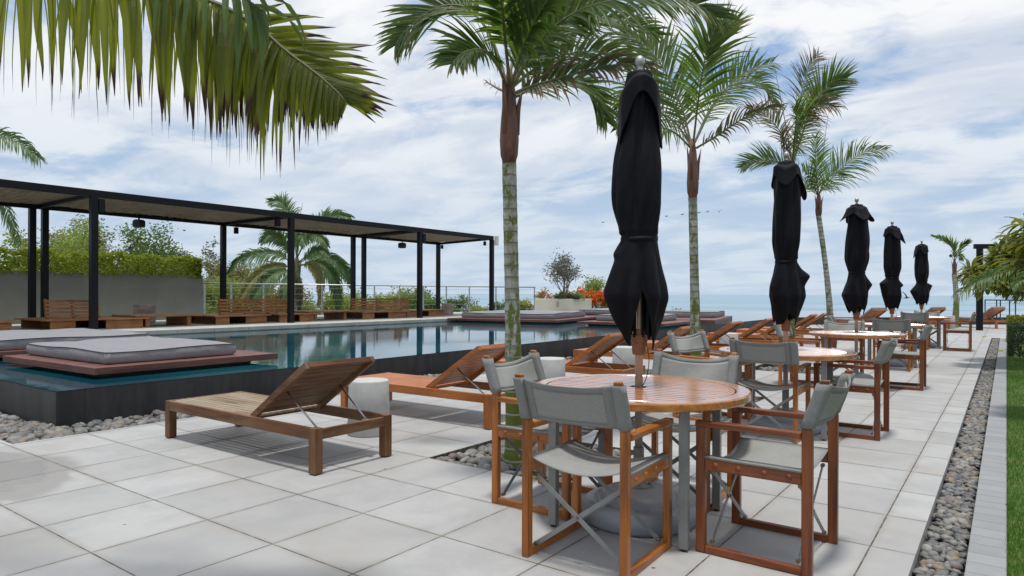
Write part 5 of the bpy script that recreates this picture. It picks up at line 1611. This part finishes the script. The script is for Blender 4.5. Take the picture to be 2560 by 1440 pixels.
# palm behind the grey wall at the left edge
DL = 24.0
lb = site(-130, 420, DL)
palm('palm_tree.006', 'palm behind the grey wall at the left edge, its leaves hanging over the hedge', (lb.x, lb.y, float(ground_z(lb.x, lb.y)) - .05), lb[:], 0.16, 0.13,
     [(px(DL, (-128, 420), (-70, 350, -.3), (-10, 338, -.6), (50, 358, -.8), (100, 398, -.9)), dict(n=60, L=0.85, w=.05, droop=.75, bare=.1, m='palm_bg', tip_len=.6)),
      (px(DL, (-126, 425), (-70, 430, .3), (-20, 470, .6), (25, 540, .8), (50, 612, .9)), dict(n=60, L=0.85, w=.05, droop=.9, bare=.1, m='palm_bg')),
      (px(DL, (-126, 425), (-80, 460, -.5), (-45, 530, -.9), (-20, 610, -1.0)), dict(n=50, L=0.9, w=.05, droop=.9, bare=.1, m='palm_bg')),
      (px(DL, (-130, 420), (-130, 330), (-120, 230), (-90, 150)), dict(n=50, L=0.8, w=.05, droop=.6, bare=.1, m='palm_bg')),
      (px(DL, (-132, 420), (-200, 350), (-270, 370), (-320, 450)), dict(n=50, L=0.8, w=.05, droop=.8, bare=.1, m='palm_bg')),
      (px(DL, (-132, 425), (-190, 450, .5), (-230, 540, .8)), dict(n=50, L=0.8, w=.05, droop=.9, bare=.1, m='palm_bg'))],
     'palms reaching in from the left', 0.9, 0.15, 0.0, 1.3)

# big palm on the slope behind the pergola
DB = 34.0


def zp(*q): return px(DB, *[(540 + a[0] / 4.236, 460 + a[1] / 4.236) + tuple(a[2:]) for a in q])


bb = site(742, 646, DB)
gb = dict(n=76, L=1.0, w=.062, droop=.75, bare=.12, m='palm_bg', r0=.035)
palm('palm_tree.007', 'big leafy palm on the slope behind the pergola and the cable railing', (bb.x, bb.y, float(ground_z(bb.x, bb.y)) - .1), bb[:], 0.17, 0.14,
     [(zp((850, 760), (800, 450, .3), (700, 210, .6), (560, 175, .8)), dict(gb, droop=.55, L=.9)),
      (zp((850, 770), (880, 400, -.2), (915, 200, -.3)), dict(gb, n=3, L=.2, w=.02)),
      (zp((830, 800), (700, 600, -.3), (570, 540, -.6), (475, 620, -.8)), dict(gb, L=.75)),
      (zp((820, 850), (650, 745, .2), (400, 745, .5), (230, 810, .7), (130, 950, .8)), dict(gb, L=.85, droop=1.1)),
      (zp((820, 880), (620, 880, -.6), (400, 1000, -1.1), (250, 1220, -1.4)), dict(gb, droop=1.1, m='palm_yellow')),
      (zp((830, 900), (620, 950, -.9), (470, 1090, -1.3), (370, 1240, -1.5)), dict(gb, droop=1.0)),
      (zp((840, 900), (760, 1000, -1), (720, 1120, -1.4), (690, 1230, -1.5)), dict(gb, L=.6, droop=1.0)),
      (zp((855, 900), (880, 1050, -.4), (885, 1200, -.5), (885, 1350, -.5)), dict(gb, L=.5, n=50, m='palm_dry')),
      (zp((870, 870), (1000, 850, -.6), (1090, 950, -1.0), (1110, 1120, -1.2), (1090, 1290, -1.3)), dict(gb, L=.6, droop=1.1, m='palm_yellow')),
      (zp((870, 840), (1050, 760, .3), (1250, 810, .6), (1380, 930, .8), (1450, 1090, .9)), dict(gb, droop=.9)),
      (zp((870, 860), (1080, 840, 0), (1230, 960, .1), (1290, 1150, .2), (1300, 1330, .2)), dict(gb, droop=1.1)),
      (zp((860, 780), (950, 590, -.5), (1040, 540, -.9), (1130, 590, -1.2), (1180, 660, -1.3)), dict(gb, L=.7)),
      (zp((866, 760), (1000, 520, .4), (1150, 380, .7), (1280, 335, .9), (1420, 350, 1.0)), dict(gb, droop=1.0)),
      (zp((855, 780), (870, 600, -1.0), (900, 540, -1.6), (940, 640, -2.0)), dict(gb, L=.7)),
      (zp((870, 830), (1020, 720, -.8), (1120, 700, -1.3), (1190, 760, -1.5)), dict(gb, L=.6))],
     'palms reaching in from the left', 1.1, 0.17, 0.0, 1.3, shaft='rachis')


# ------------------------------------------------------------------ broadleaf trees and shrubs
def tree(name, label, cat, base, h_, wid, mat, leaf=0.14, nleaf=2600, group=None, trunk=0.10, nb=10, airy=0.5, seed=0, bark='bark', multi=1, low=0.35, flowers=None):
    t = thing(name, label, cat, base, 0, group)
    r_ = random.Random(seed); b = MB(); tips = []
    def grow(p, d, l, r, depth):
        n = 4; pts = [p.copy()]; q = p.copy(); dd_ = d.copy()
        for _ in range(n):
            dd_ = (dd_ + Vector((r_.gauss(0, .16), r_.gauss(0, .16), r_.gauss(0.04, .10)))).normalized(); q = q + dd_ * l / n; pts.append(q.copy())
        b.tube(pts, list(np.linspace(r, r * 0.55, n + 1)), 5 if depth else 8)
        if depth >= 2: tips.append((q, l)); tips.append((pts[2], l * .7))
        if depth < 3:
            for k_ in range(r_.choice([2, 3, 3])):
                nd = (dd_ + Vector((r_.gauss(0, .55), r_.gauss(0, .55), r_.gauss(0.08, .35)))).normalized()
                grow(pts[r_.choice([2, 3, 4])], nd, l * r_.uniform(.55, .8), r * .5, depth + 1)
    for k_ in range(multi):
        a = r_.uniform(0, 6.28); grow(Vector((r_.gauss(0, .05), r_.gauss(0, .05), 0)), Vector((cos(a) * .12 * multi ** .5, sin(a) * .12 * multi ** .5, 1)).normalized(), h_ * low, trunk, 0)
    while len(tips) < nb * 3:
        a = r_.uniform(0, 6.28); grow(Vector((0, 0, h_ * low * .7)), Vector((cos(a), sin(a), r_.uniform(.3, 1.3))).normalized(), h_ * .33, trunk * .5, 1)
    P = np.array([q[:] for q, _ in tips])
    lo, hi = P.min(0), P.max(0)
    sc = np.array([wid / max(.1, hi[0] - lo[0]), wid / max(.1, hi[1] - lo[1]), h_ * .95 / max(.1, hi[2])])
    for i, v in enumerate(b.v): b.v[i] = v * np.where(np.array([1, 1, 1]), np.minimum(sc, 2.2), 1)
    P = P * np.minimum(sc, 2.2)
    b.build('trunk', M[bark], t, smooth=True)
    m2 = MB(); nleaf = int(nleaf * (1.9 if cat == 'tree' else 1.3))
    k_ = rng.integers(0, len(P), nleaf)
    spread = wid * (0.06 + 0.10 * (1 - airy))
    pts = P[k_] + rng.normal(0, 1, (nleaf, 3)) * np.array([spread, spread, spread * .7])
    pts[:, 2] = np.maximum(pts[:, 2], 0.05)
    leaves(m2, pts, leaf, aspect=0.5)
    if flowers:
        fm, nf, fs = flowers
        top = P[P[:, 2] > np.percentile(P[:, 2], 35)]
        k_ = rng.integers(0, len(top), max(4, nf // 14)); k2 = k_[rng.integers(0, len(k_), nf)]
        leaves(m2, top[k2] + rng.normal(0, fs * 1.1, (nf, 3)), fs, 1, aspect=0.8)
        m2.build('crown', [M[mat], M[fm]], t)
    else: m2.build('crown', M[mat], t)
    return t


def stand(name, label, x, ytop, D, wid, mat, seed, group='trees on the slope behind the pergola', **kw):
    p = site(x, ytop, D); z = float(ground_z(p.x, p.y))
    return tree(name, label, 'tree', (p.x, p.y, z), p.z - z, wid, mat, seed=seed, group=group, **kw)


SG = 'trees on the slope behind the pergola'
for a in (
    ('airy bare-branched grey tree between the two left rear pergola posts', 75, 530, 44, 4.0, 'tree_olive', 1, dict(nleaf=1400, leaf=.17, airy=1)),
    ('fresh green tree just right of the double rear posts', 140, 540, 42, 3.6, 'tree_green', 2, dict(nleaf=3400, leaf=.19)),
    ('leafy green tree rising highest over the middle of the hedge', 205, 545, 42, 3.6, 'tree_dark', 3, dict(nleaf=3000, leaf=.19)),
    ('dense green treetop left of the first hanging speaker', 275, 553, 42, 3.4, 'tree_dark', 4, dict(nleaf=3200, leaf=.19)),
    ('thin olive tree below the first hanging speaker', 350, 575, 43, 3.8, 'tree_olive', 5, dict(nleaf=1900, leaf=.17, airy=.9)),
    ('sparse wispy tree over the right half of the hedge', 415, 585, 43, 3.6, 'tree_olive', 6, dict(nleaf=1500, leaf=.16, airy=1)),
    ('sparse grey-green tree over the right end of the hedge', 480, 592, 43, 3.2, 'tree_silver', 7, dict(nleaf=1500, leaf=.17, airy=1)),
    ('bushy yellow-green tree seen over the left third of the hedge', 20, 560, 40, 3.6, 'tree_green', 8, dict(nleaf=2600, leaf=.19)),
    ('brownish olive tree right of the grey wall, behind the second rear post', 540, 645, 40, 3.2, 'tree_olive', 9, dict(nleaf=3600, leaf=.17)),
    ('rounded green tree between the grey wall and the big palm', 590, 665, 42, 3.0, 'tree_green', 10, dict(nleaf=3400, leaf=.17)),
    ('dark green treetop just left of the big palm', 630, 655, 46, 2.4, 'tree_dark', 11, dict(nleaf=2400, leaf=.17)),
    ('low green bush below the left leaves of the big palm', 540, 700, 36, 3.4, 'tree_green', 12, dict(nleaf=3600, leaf=.15)),
    ('low yellow-green bush below the big palm, left of its trunk', 640, 712, 38, 3.4, 'tree_olive', 13, dict(nleaf=3400, leaf=.15)),
    ('low green bush at the foot of the big palm', 700, 728, 38, 3.0, 'tree_green', 14, dict(nleaf=3000, leaf=.15)),
    ('light green bush right of the big palm trunk', 800, 740, 39, 3.0, 'tree_green', 15, dict(nleaf=3200, leaf=.15)),
    ('light green bush under the right leaves of the big palm', 860, 745, 40, 2.6, 'tree_green', 16, dict(nleaf=2800, leaf=.15)),
    ('spreading green tree left of the long daybed back, against the sea', 915, 730, 44, 2.8, 'tree_green', 17, dict(nleaf=2200, leaf=.17)),
    ('upright dark green tree behind the daybed, its top touching the railing', 968, 714, 46, 2.4, 'tree_dark', 18, dict(nleaf=1500, leaf=.18, airy=.8)),
    ('broad green tree behind the third front post, against the sea', 1040, 728, 46, 3.2, 'tree_green', 19, dict(nleaf=3000, leaf=.17)),
    ('dark bushy tree left of the fourth railing bay, right of the third front post', 1075, 738, 45, 2.2, 'tree_dark', 20, dict(nleaf=2400, leaf=.17)),
): stand('tree', a[0], a[1], a[2], a[3], a[4], a[5], a[6], **a[7])


def shrub(label, x, ytop, D, h_, wid, mat, seed, zb=None, **kw):
    p = site(x, ytop, D); z = p.z - h_
    return tree('shrub', label, 'shrub', (p.x, p.y, z), h_, wid, mat, seed=seed, group='shrubs along the railing', low=.3, **dict(dict(nleaf=900, leaf=.10, trunk=.03, multi=3), **kw))


shrub('dark twiggy shrub beside the tree-stump stool', 1142, 734, 33, 1.3, 1.0, 'tree_dark', 31)
shrub('thin grey shrub right of the tree-stump stool, against the sea', 1172, 748, 34, 1.1, 1.3, 'tree_silver', 32, nleaf=420)
shrub('low green shrub left of the last front post', 1205, 765, 33, 0.8, 0.9, 'tree_green', 33)
shrub('low leafy shrub behind the nearest palm trunk, below the railing', 1250, 752, 33.5, 0.9, 0.9, 'tree_dark', 34)
shrub('green shrub with orange flowers at the right end of the railing', 1305, 752, 34, 0.9, 1.0, 'tree_green', 35, flowers=('shrub_red', 90, .06))
shrub('thin-stemmed shrub with pink-red flower heads left of the planter tree', 1352, 718, 33.5, 1.3, 0.75, 'tree_green', 36, nleaf=260, flowers=('shrub_red', 260, .06))
shrub('small bush with red flowers at the foot of the planter tree', 1402, 730, 31.9, 0.5, 0.8, 'tree_dark', 37, flowers=('shrub_red', 160, .06))
shrub('flame-red flowering bush right of the cream planter', 1478, 720, 33, 1.5, 1.5, 'tree_green', 38, nleaf=1600, flowers=('shrub_red', 3000, .10))
shrub('green bush with scattered red flowers behind the nearest parasol skirt', 1530, 738, 34, 1.4, 1.3, 'tree_green', 39, nleaf=1500, flowers=('shrub_red', 700, .09))
shrub('yellow-green bush right of the planter tree, above the flame-red flowers', 1492, 690, 36, 2.4, 1.8, 'tree_green', 40, nleaf=1500, leaf=.13)
shrub('low green ground cover bush inside the planter', 1440, 738, 31.9, 0.36, 1.3, 'tree_green', 41, nleaf=1500, leaf=.08)
shrub('tiny green shrub peeping over the mattresses beside the second palm', 1690, 770, 32, 0.8, 0.8, 'tree_green', 42, nleaf=220)
pt = site(1412, 622, 31.6)
tree('planter_tree', 'small grey-leaved tree growing in the cream planter', 'tree', (pt.x, pt.y, 1.03), pt.z - 1.03, 1.95, 'tree_silver', leaf=.105, nleaf=950, seed=51, trunk=.03, multi=8, airy=1.0, low=.30, nb=22)
b = MB(); b.lathe([(0.0, 0.0), (0.18, 0.0), (0.19, 0.05), (0.15, 0.15), (0.08, 0.20), (0.0, 0.215)], 18); o = b.build('boulder', M['black'], smooth=True); q = site(1440, 738, 31.4); o.location = (q.x, q.y, 1.04)
tag(o, 'dark rounded lamp-like boulder at the foot of the planter tree', 'boulder')

# ------------------------------------------------------------------ right-hand planting
for nm, lo, hi, mt, n_, lf, lab in (
    ('clipped_hedge', (0.03, 17.05, 0.0), (2.6, 19.9, 0.62), 'hedge_dark', 15000, .050, 'dark green clipped hedge at the end of the lawn, beside the kerb'),
    ('lime_shrub_bed', (0.02, 22.6, 0.0), (2.6, 24.2, 0.68), 'hedge_lime', 7000, .075, 'low lime-yellow shrub bed behind the dark clipped hedge')):
    t = thing(nm, lab, 'hedge', (lo[0], lo[1], 0)); b = MB()
    p = hedge_points(n_, (0, 0, 0.02), (hi[0] - lo[0], hi[1] - lo[1], hi[2]), .75, .05); leaves(b, p, lf, aspect=.6); b.build('foliage', M[mt], t)
    b = MB()
    for _ in range(90):
        x, y = rng.uniform(.05, hi[0] - lo[0] - .05), rng.uniform(.05, hi[1] - lo[1] - .05)
        b.tube([(x, y, -.02), (x + rng.uniform(-.05, .05), y + rng.uniform(-.05, .05), hi[2] * .8)], [.010, .004], 5)
    b.build('stem', M['frangipani_bark'], t)['kind'] = 'stuff'


def frangipani(label, base, clusters, seed, leaf=0.24):
    t = thing('frangipani', label, 'tree', base, 0, 'frangipani trees on the lawn')
    r_ = random.Random(seed); B = Vector(base); b = MB(); hub = Vector((0.0, 0.0, 1.0))
    b.tube(spline([Vector((0, 0, -.05)), Vector((.04, -.03, .5)), hub], 8), list(np.linspace(.085, .06, 8)), 10)
    m2 = MB()
    Vv, Fc, mi, UV = [], [], [], []
    for ci, (c, s_) in enumerate(clusters):
        c = Vector(c) - B; mid = hub.lerp(c, .5) + Vector((r_.gauss(0, .08), r_.gauss(0, .08), r_.uniform(.0, .15)))
        b.tube(spline([hub, mid, c], 9), list(np.linspace(.036, .013, 9)), 6)
        ax = (c - mid).normalized() * .6 + Vector((0, 0, .5)); ax.normalize()
        nl = r_.randint(13, 19)
        for k_ in range(nl):
            a = 2.4 * k_ + r_.uniform(-.3, .3); el = r_.uniform(-.35, .9) * (1 if k_ > 4 else 1.2)
            h1 = ax.orthogonal().normalized(); h2 = ax.cross(h1)
            d = ((h1 * cos(a) + h2 * sin(a)) * cos(el) + ax * sin(el)).normalized()
            L = leaf * s_ * r_.uniform(.7, 1.15); wdt = L * r_.uniform(.26, .34)
            sd = d.cross(Vector((0, 0, 1)))
            if sd.length < .1: sd = d.cross(Vector((1, 0, 0)))
            sd.normalize(); p = c + ax * r_.uniform(-.05, .03) + d * .02; dd_ = d.copy()
            ns = 5; rows = []
            for q in range(ns + 1):
                f_ = q / ns; ww = wdt * .5 * (math.sin(pi * min(1, f_ * .88 + .06)) ** .8) if 0 < f_ < 1 else wdt * .05
                nn = sd.cross(dd_).normalized()
                rows += [p + sd * ww + nn * ww * .3, p.copy(), p - sd * ww + nn * ww * .3]
                dd_ = (dd_ + Vector((0, 0, -1)) * r_.uniform(.08, .26)).normalized(); p = p + dd_ * L / ns
            m2.add([v[:] for v in rows], [(3 * q + e, 3 * q + 1 + e, 3 * q + 4 + e, 3 * q + 3 + e) for q in range(ns) for e in (0, 1)], 1 if r_.random() < .13 else 0)
    b.build('trunk', M['frangipani_bark'], t, smooth=True)
    m2.build('crown', [M['frangipani'], M['frangipani_yellow']], t)
    return t


rr_ = random.Random(4)
cl1 = []
for (x, y) in [(2432, 692), (2438, 684), (2452, 695), (2470, 668), (2475, 678), (2470, 710), (2490, 640), (2500, 668), (2505, 700), (2520, 625), (2530, 655), (2538, 690), (2550, 620), (2560, 650), (2570, 690), (2512, 614), (2518, 603), (2535, 600), (2560, 592), (2590, 610), (2600, 650), (2600, 690), (2640, 640), (2640, 600), (2500, 640), (2505, 628), (2515, 715), (2548, 715), (2580, 720), (2430, 705)]:
    for _ in range(3): cl1.append((site(x + rr_.uniform(-14, 14), y + rr_.uniform(-14, 14), 12.4 + rr_.uniform(-1.0, 1.0))[:], 1.0))
bx = site(2680, 760, 12.4)
frangipani('spreading yellow-green frangipani tree in front of the black post on the right', (bx.x, bx.y, 0), cl1, 3, .235)
cl2 = []
for (x, y) in [(2556, 655), (2590, 690), (2575, 560), (2610, 620), (2620, 540), (2650, 580), (2570, 600), (2600, 580), (2590, 625), (2640, 650)]:
    for _ in range(2): cl2.append((site(x + rr_.uniform(-8, 14), y + rr_.uniform(-12, 12), 7.0 + rr_.uniform(-.3, .3))[:], 1.0))
bx = site(2760, 760, 7.0)
frangipani('nearer frangipani at the right picture edge with large yellowing leaves', (bx.x, bx.y, 0), cl2, 9, .25)
DC = 11.0
cb = site(2640, 735, DC)
palm('cycad_palm', 'low feathery palm arching below the frangipani on the right', (cb.x, cb.y, 0), (cb.x, cb.y, cb.z), .08, .07,
     [(px(DC, (2636, 735), (2600, 690, -.1), (2550, 672, -.2), (2490, 685, -.3), (2440, 705, -.35), (2398, 732, -.4)), dict(n=80, L=.34, w=.012, droop=.95, bare=.1, m='palm_bg', tip_len=.7)),
      (px(DC, (2636, 735), (2600, 718, .2), (2560, 735, .4), (2530, 730, .5), (2500, 716, .6), (2462, 704, .7)), dict(n=70, L=.24, w=.010, droop=1.0, bare=.1, m='palm_bg', tip_len=.8)),
      (px(DC, (2640, 735), (2600, 660, -.4), (2560, 690, -.7), (2530, 720, -.8)), dict(n=60, L=.3, w=.012, droop=.9, bare=.1, m='palm_bg')),
      (px(DC, (2645, 735), (2690, 680), (2740, 700), (2780, 740)), dict(n=60, L=.3, w=.012, droop=.9, bare=.1, m='palm_bg'))],
     'palms on the lawn', 0.0, None, 0, 1.2)


# ------------------------------------------------------------------ birds
def bird(label, pos, span, heading, flap, group=None, bank=0.0):
    b = MB(); L = span * .62
    prof = [(-.50, .004, .0), (-.36, .03, .01), (-.15, .075, .012), (.08, .085, .02), (.26, .055, .045), (.36, .05, .055), (.43, .036, .055), (.47, .014, .05), (.56, .004, .045)]
    b.tube([(x * L, 0, z * L) for x, r, z in prof], [r * L for x, r, z in prof], 10)
    b.add([(-.30 * L, -.03 * L, .01 * L), (-.30 * L, .03 * L, .01 * L), (-.62 * L, .07 * L, .0), (-.62 * L, -.07 * L, .0)], [(0, 1, 2, 3), (3, 2, 1, 0)])
    for s_ in (-1, 1):
        V, n = [], 7
        for i in range(n):
            f_ = i / (n - 1); y = s_ * f_ * span / 2; z = flap * span * .5 * f_ * (1 - .35 * f_) + .03 * L; sw = (.10 - .20 * f_ + (.16 * f_ if f_ < .5 else .08)) * L
            ch = L * (.30 - .18 * f_ ** 2)
            V += [(sw + ch * .5, y, z), (sw - ch * .1, y, z + .015 * L), (sw - ch * .5 - .05 * L * sin(f_ * 9) * f_, y, z)]
        b.add(V, [(3 * i + e, 3 * i + 1 + e, 3 * i + 4 + e, 3 * i + 3 + e) for i in range(n - 1) for e in (0, 1)])
    o = b.build('bird', M['birdskin'], smooth=True); o.location = pos; o.rotation_euler = (bank, 0, heading)
    return tag(o, label, 'bird', group)


BG = 'distant birds flying in a line over the sea'
for (x, y, fl, lab) in ((1507, 556, .1, 'tiny distant bird flying alone, left of the nearest parasol'), (1665, 541, .3, 'tiny distant bird just right of the nearest parasol'),
                        (1705, 537, .4, 'second tiny bird of the line, left of the second palm trunk'), (1747, 532, .25, 'tiny bird at the right edge of the second palm trunk'),
                        (1768, 530, .35, 'tiny bird of the line just right of the second palm trunk'), (1797, 530, .9, 'last tiny bird of the line, wings raised, right of the second palm')):
    bird(lab, site(x, y, 90)[:], .85, YAW + pi + (.3 if fl < .5 else 1.0), fl, BG)
bird('larger black bird flying low over the sea between the last two parasols', site(2266, 745, 38)[:], .75, YAW + .35, .75, None, 0.5)

# ------------------------------------------------------------------ fallen leaves
for i, (x, y, z, lab) in enumerate(((2462, 843, .006, 'pale yellow fallen leaf on the paving where the pebble channel ends'), (2487, 852, .0, 'yellow fallen leaf on the pebbles at the far end of the channel'),
                                    (2478, 905, .0, 'brownish fallen leaf on the pebbles beside the clipped hedge'), (2500, 878, .010, 'small yellow fallen leaf on the kerb beside the clipped hedge'))):
    a_ = (y - 735.45 - (x - 1280) * .00296) / FPX; q = site(x, y, (CAM_H - z) / a_)
    b = MB(); L = .15; P = np.zeros((7, 3, 3))
    for k_ in range(7):
        f_ = k_ / 6; wv = .034 * sin(pi * min(1, f_ * .95 + .03))
        P[k_, :, 0] = (f_ - .5) * L; P[k_, :, 1] = (-wv, 0, wv); P[k_, :, 2] = (.018 + .01 * sin(f_ * 4), .004, .014 + .012 * sin(f_ * 3 + 1))
    b.grid(P); o = b.build('fallen_leaf', M['frangipani_yellow'], smooth=True); o.location = q; o.rotation_euler = (0, 0, 1.1 * i + .4)
    tag(o, lab, 'leaf', 'fallen leaves at the end of the pebble channel')
